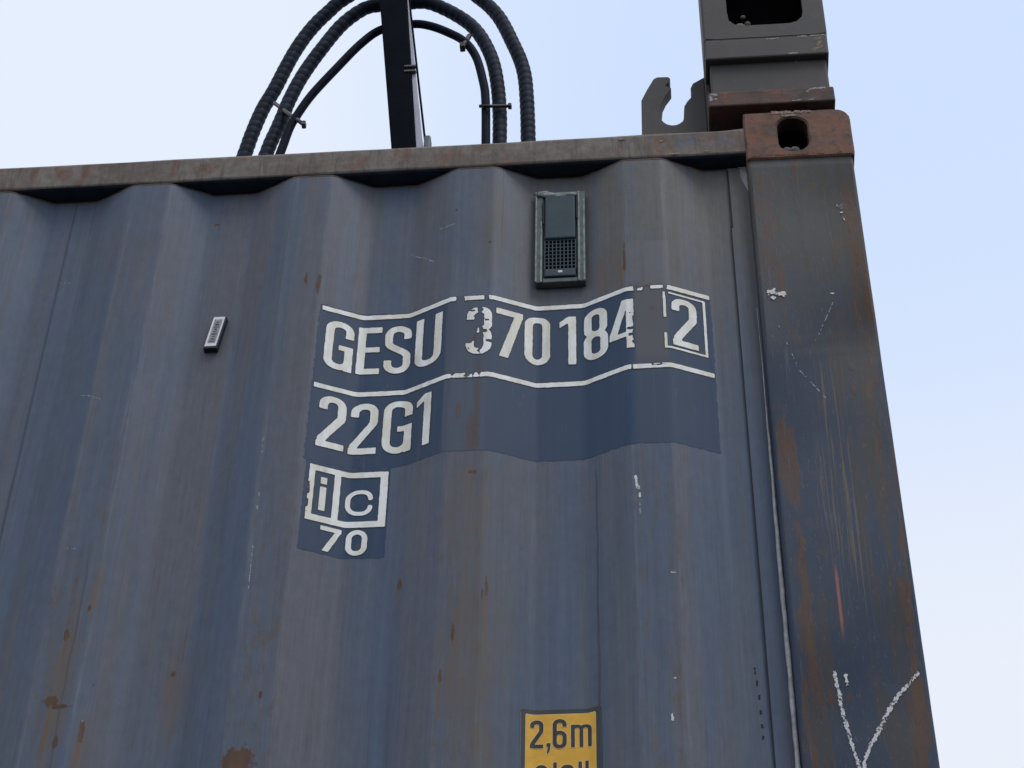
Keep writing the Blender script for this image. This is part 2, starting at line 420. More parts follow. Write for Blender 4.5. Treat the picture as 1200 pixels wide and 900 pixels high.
def mat_rust(name='rusty_casting_steel', a=(0.10, 0.055, 0.042), b=(0.175, 0.085, 0.058), pale=0.25, seed=0):
    M = Mat(name, 0.75, 0, 0.3)
    n1 = M.noise((16, 16, 16), 1, 5, .65, (seed, 0, 0))
    n2 = M.noise((60, 60, 60), 1, 5, .7, (0, seed, 0))
    c = M.mix(M.step(n1, .40, .60), a, b)
    n3 = M.noise((28, 28, 40), 1, 5, .7, (2, seed, 6))
    c = M.mix(M.step(n3, .50, .60, 0, .7), c, (0.098, 0.078, 0.068))
    c = M.mix(M.step(M.noise((22, 22, 22), 1, 5, .7, (9, seed, 1)), .56, .64, 0, .75), c, (0.19, 0.078, 0.040))
    c = M.mix(M.step(n2, .55, .62, 0, .6), c, (0.060, 0.048, 0.045))
    c = M.mix(M.step(n2, .36, .28, 0, pale), c, (0.25, 0.19, 0.16))
    M.color(c)
    M.bump(n2, .6, .0016)
    return M.m

def mat_plain(name, col, rough=.6, var=.25, sc=30, spec=.4, metal=0, alt=None, bump=.2):
    M = Mat(name, rough, metal, spec)
    n = M.noise((1, 1, 1), sc, 4, .6)
    c2 = alt or tuple(v * (1 - var) for v in col)
    M.color(M.mix(M.step(n, .35, .65), col, c2))
    if bump: M.bump(n, bump, .001)
    return M.m

def mat_white():
    M = Mat('aged_white_film', 0.5, 0, 0.35)
    n = M.noise((40, 40, 14), 1, 5, .65)
    n2 = M.noise((200, 200, 120), 1, 3, .6)
    c = M.mix(M.step(n, .40, .62), (0.82, 0.84, 0.84), (0.72, 0.70, 0.61))
    c = M.mix(M.step(n2, .62, .75, 0, .45), c, (0.36, 0.33, 0.29))
    c = M.mix(M.step(M.noise((26, 26, 5), 1, 4, .6, (4, 0, 4)), .54, .70, 0, .45), c, (0.46, 0.45, 0.43))
    M.color(c)
    return M.m

def mat_legpaint():
    M = Mat('dark_grey_lifting_gear_paint', 0.6, 0, 0.2)
    n1 = M.noise((6, 6, 6), 1, 4, .6)
    n2 = M.noise((45, 45, 45), 1, 5, .65, (4, 1, 1))
    c = M.mix(M.step(n1, .35, .65), (0.062, 0.060, 0.062), (0.074, 0.069, 0.066))
    c = M.mix(M.step(n2, .54, .64, 0, .45), c, (0.085, 0.073, 0.066))
    c = M.mix(M.step(M.noise((14, 14, 20), 1, 5, .7, (8, 1, 1)), .55, .66, 0, .5), c, (0.050, 0.053, 0.062))
    c = M.mix(M.step(M.noise((90, 90, 30), 1, 3, .6, (3, 9, 1)), .70, .76, 0, .6), c, (0.20, 0.18, 0.15))
    M.color(c)
    M.bump(n2, .25, .001)
    return M.m

m_wall, m_navy, m_post, m_rail, m_white = mat_wall(), mat_navy(), mat_post(), mat_rail(), mat_white()
m_rust = mat_rust()
m_footrust = mat_rust('rusty_dark_foot_plate', (0.058, 0.046, 0.042), (0.105, 0.056, 0.042), .1, 5)
m_leg = mat_legpaint()
m_outline = mat_plain('dark_film_edge', (0.022, 0.028, 0.042), .6, .2, 60, bump=0)
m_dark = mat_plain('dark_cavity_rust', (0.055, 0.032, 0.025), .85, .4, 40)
m_void = mat_plain('cavity_shade_black', (0.004, 0.004, 0.005), 1.0, .3, 30, 0.0)  # near-black colour stands in for deep shade inside the leg's opening
m_hose = mat_plain('ribbed_black_blue_hose', (0.014, 0.023, 0.044), .6, .5, 45, .1)
m_thin = mat_plain('smooth_black_hose', (0.008, 0.013, 0.027), .65, .3, 60, .06)
m_mast = mat_plain('black_mast_paint', (0.006, 0.008, 0.014), .85, .3, 20, .03)
m_strip = mat_plain('pale_galvanised_strip', (0.42, 0.43, 0.52), .45, .15, 20, .5)
m_tie = mat_plain('black_tie', (0.015, 0.014, 0.016), .5, .3, 50)
m_tiegrey = mat_plain('dull_metal_tie', (0.075, 0.07, 0.07), .5, .3, 50)
m_caulk = mat_plain('dirty_white_sealant', (0.42, 0.42, 0.44), .7, .3, 70, .3)
m_strippanel = mat_wall()
m_vent = mat_plain('grey_green_vent_plastic', (0.040, 0.068, 0.088), .6, .15, 25, .2)
m_ventframe = mat_plain('worn_grey_vent_frame', (0.070, 0.090, 0.092), .55, .3, 60, .3, alt=(0.115, 0.14, 0.138))
m_sealv = mat_plain('pale_vent_sealant', (0.27, 0.32, 0.32), .6, .45, 90, .3)
m_hole = mat_plain('vent_hole_black', (0.006, 0.006, 0.008), .9, .2, 30, bump=0)
m_yellow = mat_plain('amber_sign_film', (0.72, 0.40, 0.035), .5, .12, 70, .35, bump=0)
m_yedge = mat_plain('pale_amber_edge', (0.70, 0.50, 0.24), .5, .1, 70, .35, bump=0)
m_black = mat_plain('black_sign_print', (0.028, 0.022, 0.02), .5, .2, 70, .35, bump=0)
m_border = mat_plain('dark_sign_border', (0.030, 0.040, 0.044), .5, .2, 40, .35, bump=0)
def mat_worn(name, col, lo, hi, sc=420):
    M = Mat(name, .9, 0, .1)
    n = M.noise((1, 1, .6), sc, 3, .7)
    n2 = M.noise((1, 1, 1), 60, 3, .6, (3, 1, 4))
    M.color(col)
    M._in(M.b.inputs['Alpha'], M.step(M.math('ADD', M.math('MULTIPLY', n, .6), M.math('MULTIPLY', n2, .4)), lo, hi))
    return M.m
m_chalk = mat_worn('white_chalk', (0.62, 0.62, 0.63), .40, .52)
m_scratch = mat_worn('pale_scratch', (0.30, 0.33, 0.38), .38, .56)
m_chip = mat_plain('white_paint_fleck', (0.68, 0.68, 0.68), .7, .2, 200, .3, bump=0)
m_seam = mat_plain('dark_seam_gap', (0.010, 0.012, 0.016), .8, .2, 100, bump=0)
m_stone = mat_plain('grit_in_casting', (0.16, 0.15, 0.14), .9, .4, 90)

# ------------------------------------------------------------------ ground
gm = Mat('wet_asphalt', 0.85, 0, 0.3)
gn = gm.noise((.4, .4, .4), 1, 6, .6)
gn2 = gm.noise((60, 60, 60), 1, 3, .6)
gm.color(gm.mix(gn, (0.042, 0.042, 0.044), (0.065, 0.063, 0.060)))
gm.bump(gn2, .5, .004)
bm = bmesh.new()
S = 3000
bm.faces.new([bm.verts.new(v) for v in ((-S, -S, -4.39), (S, -S, -4.39), (S, S, -4.39), (-S, S, -4.39))])
tag(build('ground', bm, gm.m, recalc=False), kind='structure')

# ------------------------------------------------------------------ container: side wall profile
YR, YI = 0.003, 0.0355
def _trap(X):
    X = np.asarray(X, float)
    t = np.mod(X - X0, PITCH)
    y = np.where(t < RW, YR, np.where(t < RW + SW, YR + (YI - YR) * (t - RW) / SW,
        np.where(t < PITCH - SW, YI, YR + (YI - YR) * (PITCH - t) / SW)))
    return np.where(X > -0.247, YI, y)
def wy(X, Z):
    """depth of the corrugated sheet: trapezoid ribs with rolled bends and slight dents"""
    y = 0
    for k, w in ((-6, .08), (-4, .14), (-2, .18), (0, .2), (2, .18), (4, .14), (6, .08)):
        y = y + w * _trap(np.asarray(X) + k * 0.001)
    env = np.clip((-0.12 - np.asarray(Z)) / .1, 0, 1)
    d = (vnoise(X, Z, .16, 2) - .5) * .0022 + (vnoise(X, Z, .07, 3) - .5) * .0008
    return y + d * env

def grid_mesh(name, xs, zs, yf, mats, parent):
    XX, ZZ = np.meshgrid(xs, zs)
    YY = yf(XX, ZZ)
    v = np.stack([XX, YY, ZZ], -1).reshape(-1, 3)
    nx, nz = len(xs), len(zs)
    f = [(j * nx + i, j * nx + i + 1, (j + 1) * nx + i + 1, (j + 1) * nx + i) for j in range(nz - 1) for i in range(nx - 1)]
    me = bpy.data.meshes.new(name)
    me.from_pydata(v.tolist(), [], f)
    return put(name, me, mats, parent, True)

container = empty('shipping_container')
tag(container, 'weathered blue-grey steel shipping container with white painted number and rusty corner', 'container')

xs = np.concatenate([np.arange(-5.88, -1.6, .012), np.arange(-1.6, -.1735, .004)])
zs = np.concatenate([np.arange(-2.43, -1.4, .1), np.arange(-1.4, -.15, .02), np.array([-.15, -.13, -.115, -.105])])
grid_mesh('side_wall', xs, zs, wy, m_wall, container)

# weld fillet between wall and rail, following the ribs
bm = bmesh.new()
prev = None
for X in np.arange(-2.2, -.176, .006):
    y = float(wy(X, -.105))
    r = .0035 + .0012 * float(vnoise(X, 0, .012, 4))
    ring = [bm.verts.new((X, y + .004, -.0985)), bm.verts.new((X, y - r * .35 + .001, -.1015)), bm.verts.new((X, y + .0006, -.1075)), bm.verts.new((X, y + .008, -.106))]
    if prev:
        for i in range(4):
            bm.faces.new((prev[i], ring[i], ring[(i + 1) % 4], prev[(i + 1) % 4]))
    prev = ring
build('weld_bead', bm, mat_rust('dark_weld_grime', (0.035, 0.033, 0.038), (0.07, 0.045, 0.038), .05, 3), container, True)

# top rail with slightly uneven lower edge
bm = bmesh.new()
prof = [(.064, -.098), (.010, -.0985), (.0055, -.0965), (.0040, -.092), (.0040, -.043), (.0055, -.038), (.010, -.036), (.064, -.036)]
prev = None
for X in list(np.arange(-5.9, -1.6, .1)) + list(np.arange(-1.6, -.172, .012)) + [-.1715]:
    ring = []
    for i, (y, z) in enumerate(prof):
        dz = (float(vnoise(X, i, .09, 6)) - .5) * .0022
        dy = (float(vnoise(X, i // 4, .13, 8)) - .5) * .0020
        if X > -.21 and i > 4: dz += .004 * (X + .21) / .04
        ring.append(bm.verts.new((X, y + (dy if i in (1, 2, 3, 4, 5) else 0), z + dz)))
    if prev:
        for i in range(8):
            bm.faces.new((prev[i], ring[i], ring[(i + 1) % 8], prev[(i + 1) % 8]))
    prev = ring
bmesh.ops.holes_fill(bm, edges=[e for e in bm.edges if e.is_boundary])
m_railunder = mat_plain('rail_underside_shade_navy', (0.030, 0.040, 0.064), .7, .3, 30, .1)
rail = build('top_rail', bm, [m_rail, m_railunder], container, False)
for p in rail.data.polygons: p.material_index = 1 if p.normal.z < -.75 else 0      # shade under the rail, put into the downward face's colour
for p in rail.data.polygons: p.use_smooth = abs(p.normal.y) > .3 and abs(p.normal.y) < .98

# corner post (front face, rolled edges)
def rounded(pts_r, n=5):
    """closed outline from (x, z, radius) corners"""
    out = []
    N = len(pts_r)
    for i in range(N):
        p = Vector(pts_r[i][:2]); r = pts_r[i][2]
        a = (Vector(pts_r[i - 1][:2]) - p).normalized(); b = (Vector(pts_r[(i + 1) % N][:2]) - p).normalized()
        if r <= 0: out.append(tuple(p)); continue
        ang = a.angle(b); t = r / math.tan(ang / 2)
        c = p + (a + b).normalized() * (r / math.sin(ang / 2))
        s, e = p + a * t - c, p + b * t - c
        for k in range(n + 1):
            th = k / n
            q = s * (1 - th) + e * th
            out.append(tuple(c + q.normalized() * r))
    return out

def prism_z(outline, zs_, jitter=0.0, seed=0):
    """extrude an (x, y) outline along z through the listed heights"""
    bm = bmesh.new(); prev = None
    for k, z in enumerate(zs_):
        ring = []
        for i, (x, y) in enumerate(outline):
            j = jitter * (float(vnoise(z, i * .3, .11, seed)) - .5)
            ring.append(bm.verts.new((x + j * .5, y + j, z)))
        if prev:
            for i in range(len(ring)):
                bm.faces.new((prev[i], ring[i], ring[(i + 1) % len(ring)], prev[(i + 1) % len(ring)]))
        else:
            bm.faces.new(ring)
        prev = ring
    bm.faces.new(prev)
    return bm
post_out = rounded([(-.1745, .004, .007), (.0005, .004, .005), (.0005, .155, .003), (-.040, .155, .0), (-.040, .05, .0), (-.1745, .05, .0)])
post_zs = [-2.47, -2.0, -1.6] + list(np.arange(-1.4, -.12, .03)) + [-.1170]
post = build('corner_post', prism_z(post_out, post_zs, .0022, 5), m_post, container)
for p in post.data.polygons: p.use_smooth = abs(p.normal.z) < .5

def ray_round(cx, cz, ang, x0, x1, z0, z1, r4):
    """distance from (cx, cz) at angle to a rounded rectangle; r4 = radii at (x0z0, x1z0, x1z1, x0z1)"""
    d = (math.cos(ang), math.sin(ang))
    def inside(t):
        x, z = cx + d[0] * t, cz + d[1] * t
        if x < x0 or x > x1 or z < z0 or z > z1: return False
        for (ax, az, r, sx, sz) in ((x0, z0, r4[0], 1, 1), (x1, z0, r4[1], -1, 1), (x1, z1, r4[2], -1, -1), (x0, z1, r4[3], 1, -1)):
            qx, qz = (x - ax) * sx, (z - az) * sz
            if qx < r and qz < r and (qx - r) ** 2 + (qz - r) ** 2 > r * r: return False
        return True
    lo, hi = 0.0, 1.0
    for _ in range(40):
        mid = (lo + hi) / 2
        if inside(mid): lo = mid
        else: hi = mid
    return cx + d[0] * lo, cz + d[1] * lo

def holed_block(outer, inner, y0, y1, depth, cham, n=64, irr=0.0, icham=None):
    """a block between y0 and y1 whose front has a rounded opening 'depth' deep, closed behind by a cavity"""
    bm = bmesh.new()
    cx, cz = (inner[0] + inner[1]) / 2, (inner[2] + inner[3]) / 2
    corners = [math.atan2(z - cz, x - cx) for x, z in ((outer[0], outer[2]), (outer[1], outer[2]), (outer[1], outer[3]), (outer[0], outer[3]))]
    angs = sorted([2 * math.pi * k / n - math.pi for k in range(n)] + corners)
    ic = cham if icham is None else icham
    def loop(rect, g, y, sd):
        L = []
        for k, a in enumerate(angs):
            x, z = ray_round(cx, cz, a, rect[0] + g, rect[1] - g, rect[2] + g, rect[3] - g, [max(.0005, r - g) for r in rect[4]])
            j = irr * (float(vnoise(k * .5, sd, 1.0, 3)) - .5)
            L.append(bm.verts.new((x + j, y, z + j)))
        return L
    loops = [loop(inner, 0, y0 + depth, 1), loop(inner, 0, y0 + ic, 1), loop(inner, -ic, y0, 1), loop(outer, cham, y0, 2), loop(outer, 0, y0 + cham, 2), loop(outer, 0, y1, 2)]
    for li, (A, B) in enumerate(zip(loops, loops[1:])):
        for i in range(len(A)):
            bm.faces.new((A[i], A[(i + 1) % len(A)], B[(i + 1) % len(A)], B[i])).material_index = 1 if li == 0 else 0
    bm.faces.new(loops[-1])
    return bm

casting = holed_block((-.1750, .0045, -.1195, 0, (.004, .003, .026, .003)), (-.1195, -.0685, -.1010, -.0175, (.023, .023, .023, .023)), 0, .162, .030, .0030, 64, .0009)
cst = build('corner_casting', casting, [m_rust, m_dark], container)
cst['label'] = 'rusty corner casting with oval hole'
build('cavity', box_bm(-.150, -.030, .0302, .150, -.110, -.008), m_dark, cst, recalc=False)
# flip the cavity so its inside shows: leave the front side open
cv = scn.objects['cavity'].data
b2 = bmesh.new(); b2.from_mesh(cv)
bmesh.ops.delete(b2, geom=[f for f in b2.faces if f.normal.y < -.9], context='FACES')
b2.to_mesh(cv); b2.free()
for k, (sx, sz, r) in enumerate(((-.106, -.0925, .0080), (-.0925, -.0905, .0100), (-.0800, -.0945, .0065), (-.0985, -.0830, .0060))):
    b = bmesh.new(); bmesh.ops.create_icosphere(b, subdivisions=2, radius=r)
    for v in b.verts:
        v.co *= .8 + .45 * float(vnoise(v.co.x * 60 + k, v.co.z * 60 + v.co.y * 31, 1, 7))
        v.co += Vector((sx, .012 + .004 * k, sz))
    build('grit_lump', b, m_stone, cst, True)

# paint flakes on the casting's upper edge are handled as decals below

# inner strip between wall sheet and post, with the slanted top corner
bm = bmesh.new()
ys = .0322
front = [(-.2070, -1.9), (-.1745, -1.9), (-.1745, -.166), (-.1865, -.124), (-.1865, -.1035), (-.2068, -.1035)]
fv = [bm.verts.new((x, ys, z)) for x, z in front]
bv = [bm.verts.new((x, .040, z)) for x, z in front]
bm.faces.new(fv); bm.faces.new(bv[::-1])
for i in range(len(fv)): bm.faces.new((fv[i], bv[i], bv[(i + 1) % len(fv)], fv[(i + 1) % len(fv)]))
build('edge_strip', bm, m_strippanel, container)
# sealant showing in the notch beside the strip
bm = box_bm(-.1885, -.1740, .0335, .0352, -.172, -.100, 0)
build('sealant_patch', bm, m_caulk, container)

# sealant bead between strip and post
def tube(pts, rad, n=10, name='tube', mat=None, parent=None, closed_ends=True, radf=None):
    P = [Vector(p) for p in pts]
    bm = bmesh.new(); prev = None; side = None
    for i, p in enumerate(P):
        t = (P[min(i + 1, len(P) - 1)] - P[max(i - 1, 0)]).normalized()
        if side is None:
            side = t.cross(Vector((0, 1, 0)))
            if side.length < .1: side = t.cross(Vector((1, 0, 0)))
            side.normalize()
        side = (side - t * side.dot(t)).normalized()
        o2 = t.cross(side)
        ring = []
        for k in range(n):
            a = 2 * math.pi * k / n
            r = radf(i, a) if radf else rad
            ring.append(bm.verts.new(p + (side * math.cos(a) + o2 * math.sin(a)) * r))
        if prev:
            for k in range(n): bm.faces.new((prev[k], ring[k], ring[(k + 1) % n], prev[(k + 1) % n]))
        elif closed_ends: bm.faces.new(ring)
        prev = ring
    if closed_ends: bm.faces.new(prev)
    return build(name, bm, mat, parent, True)

bead = []
for z in np.arange(-1.95, -.44, .012):
    bead.append((-.1785 + .0010 * (float(vnoise(z, 1, .03, 4)) - .5), .019, z))
def bead_r(i, a):
    z = bead[i][2]
    f = min(1, max(0.0, (-.55 - z) / .45))
    return (.0004 + .0030 * f) * (.85 + .4 * float(vnoise(z, a, .025, 9)))
tube(bead, .004, 8, 'sealant_bead', m_caulk, container, True, bead_r)

# the rest of the box (behind and out of frame)
ends = [(-6.058, -5.883)]
bm = box_bm(-6.058, -5.883, .004, .155, -2.47, -.118, .004); build('corner_post', bm, m_post, container)
for x0 in (-6.058, -.175):
    for y0 in (0, 2.276):
        for z0 in (-.118, -2.591):
            if x0 > -1 and y0 == 0 and z0 > -1: continue
            build('corner_casting', box_bm(x0, x0 + .178, y0, y0 + .162, z0, z0 + .118, .006), m_rust, container)
    build('corner_post', box_bm(x0 + .0005, x0 + .174, 2.283, 2.434, -2.472, -.1185, .004), m_post, container)
build('bottom_rail', box_bm(-5.88, -.1755, .004, .10, -2.58, -2.432, .005), m_rail, container)
build('bottom_rail', box_bm(-5.88, -.1755, 2.334, 2.434, -2.58, -2.432, .005), m_rail, container)
build('top_rail', box_bm(-5.88, -.1755, 2.370, 2.434, -.098, -.036, .005), m_rail, container)
build('end_wall', box_bm(-.06, -.045, .163, 2.275, -2.45, -.06, 0), m_wall, container)
build('end_wall', box_bm(-6.01, -5.995, .163, 2.275, -2.45, -.06, 0), m_wall, container)
build('side_wall', box_bm(-5.88, -.176, 2.40, 2.415, -2.43, -.099, 0), m_wall, container)
build('roof', box_bm(-5.90, -.1755, .0645, 2.3695, -.050, -.040, 0), m_wall, container)
build('end_rail', box_bm(-.10, -.008, .163, 2.275, -.118, -.036, .004), m_rail, container)
build('floor', box_bm(-5.90, -.1755, .1005, 2.3335, -2.56, -2.45, 0), m_rail, container)

# ------------------------------------------------------------------ decals by marching squares
def decal(name, layers, bounds, cell, parent, surf=wy, base=None):
    """layers: (sdf(x, z), offset, material); sdf < 0 is painted; follows the sheet surf(x, z)"""
    V, F, MI, mats = [], [], [], []
    x0, x1, z0, z1 = bounds
    nx, nz = int((x1 - x0) / cell) + 2, int((z1 - z0) / cell) + 2
    gx, gz = x0 + np.arange(nx) * cell, z0 + np.arange(nz) * cell
    GX, GZ = np.meshgrid(gx, gz)
    for sdf, off, mat in layers:
        if mat not in mats: mats.append(mat)
        mi = mats.index(mat)
        D = sdf(GX, GZ)
        ins = D < 0
        vid = {}
        P = []
        def cv_(j, i):
            k = ('c', j, i)
            if k not in vid: vid[k] = len(P); P.append((gx[i], gz[j]))
            return vid[k]
        def ev(j, i, j2, i2):
            k = ('e',) + ((j, i, j2, i2) if (j, i) < (j2, i2) else (j2, i2, j, i))
            if k not in vid:
                a, b = D[j, i], D[j2, i2]; t = a / (a - b)
                vid[k] = len(P); P.append((gx[i] + (gx[i2] - gx[i]) * t, gz[j] + (gz[j2] - gz[j]) * t))
            return vid[k]
        any_ = ins[:-1, :-1] | ins[1:, :-1] | ins[:-1, 1:] | ins[1:, 1:]
        base_i = len(V)
        for j, i in zip(*np.nonzero(any_)):
            cs = ((j, i), (j, i + 1), (j + 1, i + 1), (j + 1, i))
            poly = []
            for q in range(4):
                a, b = cs[q], cs[(q + 1) % 4]
                if ins[a]: poly.append(cv_(*a))
                if ins[a] != ins[b]: poly.append(ev(*a, *b))
            if len(poly) >= 3:
                F.append([p + base_i for p in poly]); MI.append(mi)
        if P:
            A = np.array(P)
            Y = surf(A[:, 0], A[:, 1]) - off
            V += np.stack([A[:, 0], Y, A[:, 1]], -1).tolist()
    me = bpy.data.meshes.new(name)
    me.from_pydata(V, [], F)
    for mt in mats: me.materials.append(mt)
    me.polygons.foreach_set('material_index', MI)
    me.polygons.foreach_set('use_smooth', [True] * len(F))
    o = bpy.data.objects.new(name, me)
    scn.collection.objects.link(o)
    o.parent = parent
    return o

def fillet(pts, r):
    out = [pts[0]]
    for i in range(1, len(pts) - 1):
        p, a, b = Vector(pts[i]), Vector(pts[i - 1]) - Vector(pts[i]), Vector(pts[i + 1]) - Vector(pts[i])
        la, lb = a.length, b.length
        a.normalize(); b.normalize()
        ang = a.angle(b)
        t = min(r / math.tan(ang / 2), la * .5 if i > 1 else la * .98, lb * .5 if i < len(pts) - 2 else lb * .98)
        rr = t * math.tan(ang / 2)
        c = p + (a + b).normalized() * (rr / math.sin(ang / 2))
        s, e = p + a * t - c, p + b * t - c
        tot = s.angle(e)
        for k in range(9):
            f = k / 8
            q = (s * math.sin((1 - f) * tot) + e * math.sin(f * tot)) / max(1e-9, math.sin(tot))
            out.append(tuple(c + q))
    out.append(pts[-1])
    return out

def path_sdf(path, w):
    A = np.array(path[:-1], float); B = np.array(path[1:], float)
    def f(X, Z):
        best = np.full(X.shape, 1e9)
        n = len(A)
        for i in range(n):
            d = B[i] - A[i]; L = math.hypot(*d)
            if L < 1e-7: continue
            u = d / L
            px, pz = X - A[i][0], Z - A[i][1]
            t = px * u[0] + pz * u[1]; s = np.abs(-px * u[1] + pz * u[0])
            over = np.maximum(0, np.maximum(-t, t - L))
            r = np.hypot(s, over) - w / 2
            if i == 0: r = np.where(t < 0, np.maximum(s - w / 2, -t), r)
            if i == n - 1: r = np.where(t > L, np.maximum(s - w / 2, t - L), r)
            if i == 0: r = np.maximum(r, -t)
            if i == n - 1: r = np.maximum(r, t - L)
            best = np.minimum(best, r)
        return best
    return f

def closed_sdf(rect, r, w):
    cx, cz = (rect[0] + rect[1]) / 2, (rect[2] + rect[3]) / 2
    hx, hz = (rect[1] - rect[0]) / 2 - w / 2, (rect[3] - rect[2]) / 2 - w / 2
    r = min(r, hx, hz)
    def f(X, Z):
        qx, qz = np.abs(X - cx) - (hx - r), np.abs(Z - cz) - (hz - r)
        d = np.hypot(np.maximum(qx, 0), np.maximum(qz, 0)) + np.minimum(np.maximum(qx, qz), 0) - r
        return np.abs(d) - w / 2
    return f

def rect_sdf(x0, x1, z0, z1, r=0.0):
    cx, cz, hx, hz = (x0 + x1) / 2, (z0 + z1) / 2, (x1 - x0) / 2, (z1 - z0) / 2
    def f(X, Z):
        qx, qz = np.abs(X - cx) - (hx - r), np.abs(Z - cz) - (hz - r)
        return np.hypot(np.maximum(qx, 0), np.maximum(qz, 0)) + np.minimum(np.maximum(qx, qz), 0) - r
    return f
def poly_sdf(pts):
    """convex counter-clockwise polygon"""
    def f(X, Z):
        d = np.full(X.shape, -1e9)
        for i in range(len(pts)):
            a, b = pts[i], pts[(i + 1) % len(pts)]
            ex, ez = b[0] - a[0], b[1] - a[1]; L = math.hypot(ex, ez)
            d = np.maximum(d, ((X - a[0]) * ez - (Z - a[1]) * ex) / L)
        return d
    return f
def union(*fs):
    return lambda X, Z: np.minimum.reduce([f(X, Z) for f in fs])

def glyph(ch, x0, x1, z0, z1, w):
    """one character of the lettering filling the box, stroke width w"""
    W, H = x1 - x0, z1 - z0
    a, b, c, d = x0 + w / 2, x1 - w / 2, z0 + w / 2, z1 - w / 2
    zf = lambda t: z0 + H * t
    xf = lambda t: x0 + W * t
    r = (b - a) * .46
    P = lambda pts, rr=r: path_sdf(fillet(pts, rr), w)
    if ch == '0': return closed_sdf((x0, x1, z0, z1), W * .42, w)
    if ch == '8': return union(closed_sdf((x0 + W * .02, x1 - W * .02, zf(.5) - w * .5, z1), W * .40, w), closed_sdf((x0, x1, z0, zf(.5) + w * .5), W * .42, w))
    if ch == '1':
        return union(path_sdf([(b, z1), (b, z0)], w), poly_sdf([(x1 - w * 1.0, z1 - H * .155 - w * .42), (x1 - w * .5, z1), (x1 - w * .95, z1), (x0, z1 - H * .155), (x0, z1 - H * .155 - w * .75)][::-1]) if False else poly_sdf([(x0, z1 - H * .235), (x0, z1 - H * .115), (x1 - w, z1), (x1 - w * .5, z1), (x1 - w * .5, z1 - H * .08)][::-1]))
    if ch == '7':
        return union(path_sdf([(x0, d), (x1, d)], w), poly_sdf([(xf(.14), z0), (xf(.14) + w * 1.12, z0), (x1, z1 - w * .7), (x1, z1 - w * .02), (x1 - w * 1.05, z1 - w * .9)]))
    if ch == '4':
        return union(path_sdf([(xf(.80), z1), (xf(.80), z0)], w), path_sdf([(x0, zf(.285)), (x1, zf(.285))], w * .82), poly_sdf([(x0, zf(.285) - w * .4), (x0 + w * .85, zf(.285) - w * .2), (xf(.80) - w * .05, z1 - w * .2), (xf(.80) - w * .1, z1), (xf(.80) - w * 1.0, z1), (x0, zf(.285) + w * .5)]))
    if ch == '2':
        return union(P([(a, zf(.73)), (a, d), (b, d), (b, zf(.60)), (a + w * .1, zf(.16)), (a + w * .1, z0 + w * .3)], r), path_sdf([(x0, c), (x1, c)], w))
    if ch == '3':
        return union(P([(a, zf(.73)), (a, d), (b, d), (b, zf(.51)), (xf(.42), zf(.51))]), P([(xf(.42), zf(.51)), (b, zf(.51)), (b, c), (a, c), (a, zf(.27))]))
    if ch == '6':
        return union(P([(b, zf(.74)), (b, d), (a, d), (a, zf(.3))]), closed_sdf((x0, x1, z0, zf(.60)), W * .42, w))
    if ch == 'G':
        return union(P([(b, zf(.68)), (b, d), (a, d), (a, c), (b, c), (b, zf(.50))]), path_sdf([(xf(.50), zf(.46)), (x1, zf(.46))], w * .85), path_sdf([(b, zf(.46)), (b, z0)], w))
    if ch == 'E':
        return union(path_sdf([(a, z0), (a, z1)], w), path_sdf([(x0, d), (x1, d)], w), path_sdf([(x0, c), (x1 - W * .02, c)], w), path_sdf([(x0, zf(.52)), (x1 - W * .06, zf(.52))], w * .9))
    if ch == 'S':
        return P([(b, zf(.72)), (b, d), (a, d), (a, zf(.60)), (b, zf(.40)), (b, c), (a, c), (a, zf(.28))], r)
    if ch == 'U': return P([(a, z1), (a, c), (b, c), (b, z1)])
    if ch == 'c': return P([(b, zf(.66)), (b, d), (a, d), (a, c), (b, c), (b, zf(.34))], (b - a) * .48)
    if ch == 'i': return union(path_sdf([(xf(.5), z0), (xf(.5), zf(.71))], w), path_sdf([(xf(.5), zf(.80)), (xf(.5), z1)], w))
    if ch == 'm':
        mid = (a + b) / 2
        return union(path_sdf([(a, z0), (a, z1)], w), P([(a, zf(.5)), (a, d), (mid, d), (mid, z0)], (mid - a) * .45), P([(mid, zf(.5)), (mid, d), (b, d), (b, z0)], (mid - a) * .45))
    if ch == ',': return union(rect_sdf(x0, x1, z1 - W, z1), poly_sdf([(x0 + W * .05, z0), (x1 - W * .25, z0 + H * .25), (x1, z1 - W * .9), (x0 + W * .35, z1 - W)]))
    if ch == "'": return rect_sdf(x0, x1, z0, z1)

def wear(f, scale=.004, th=.88, seed=1, rough=.0005):
    def g(X, Z):
        d = f(X, Z) + (vnoise(X, Z, .0045, seed) - .5) * 2 * rough
        n = vnoise(X, Z, scale, seed + 5) * .6 + vnoise(X, Z, scale * 2.7, seed + 7) * .4
        return np.maximum(d, (n - th) * .02)
    return g
def cut(f, *holes):
    return lambda X, Z: np.maximum.reduce([f(X, Z)] + [-h(X, Z) for h in holes])
def ragged(h, amp=.003, s=.006, seed=3):
    return lambda X, Z: h(X, Z) + (vnoise(X, Z, s, seed) - .5) * 2 * amp

CELL = .0014
def painted(name, f, bounds, parent, outline=.0016, label=None, g=None, o1=.0006, o2=.0009, mw=None, mo=None, cell=CELL):
    g = g or (lambda X, Z: f(X, Z) - outline)
    pad = .006
    bb = (bounds[0] - pad, bounds[1] + pad, bounds[2] - pad, bounds[3] + pad)
    o = decal(name, [(g, o1, mo or m_outline), (f, o2, mw or m_white)], bb, cell, parent)
    if label: o['label'] = label
    return o

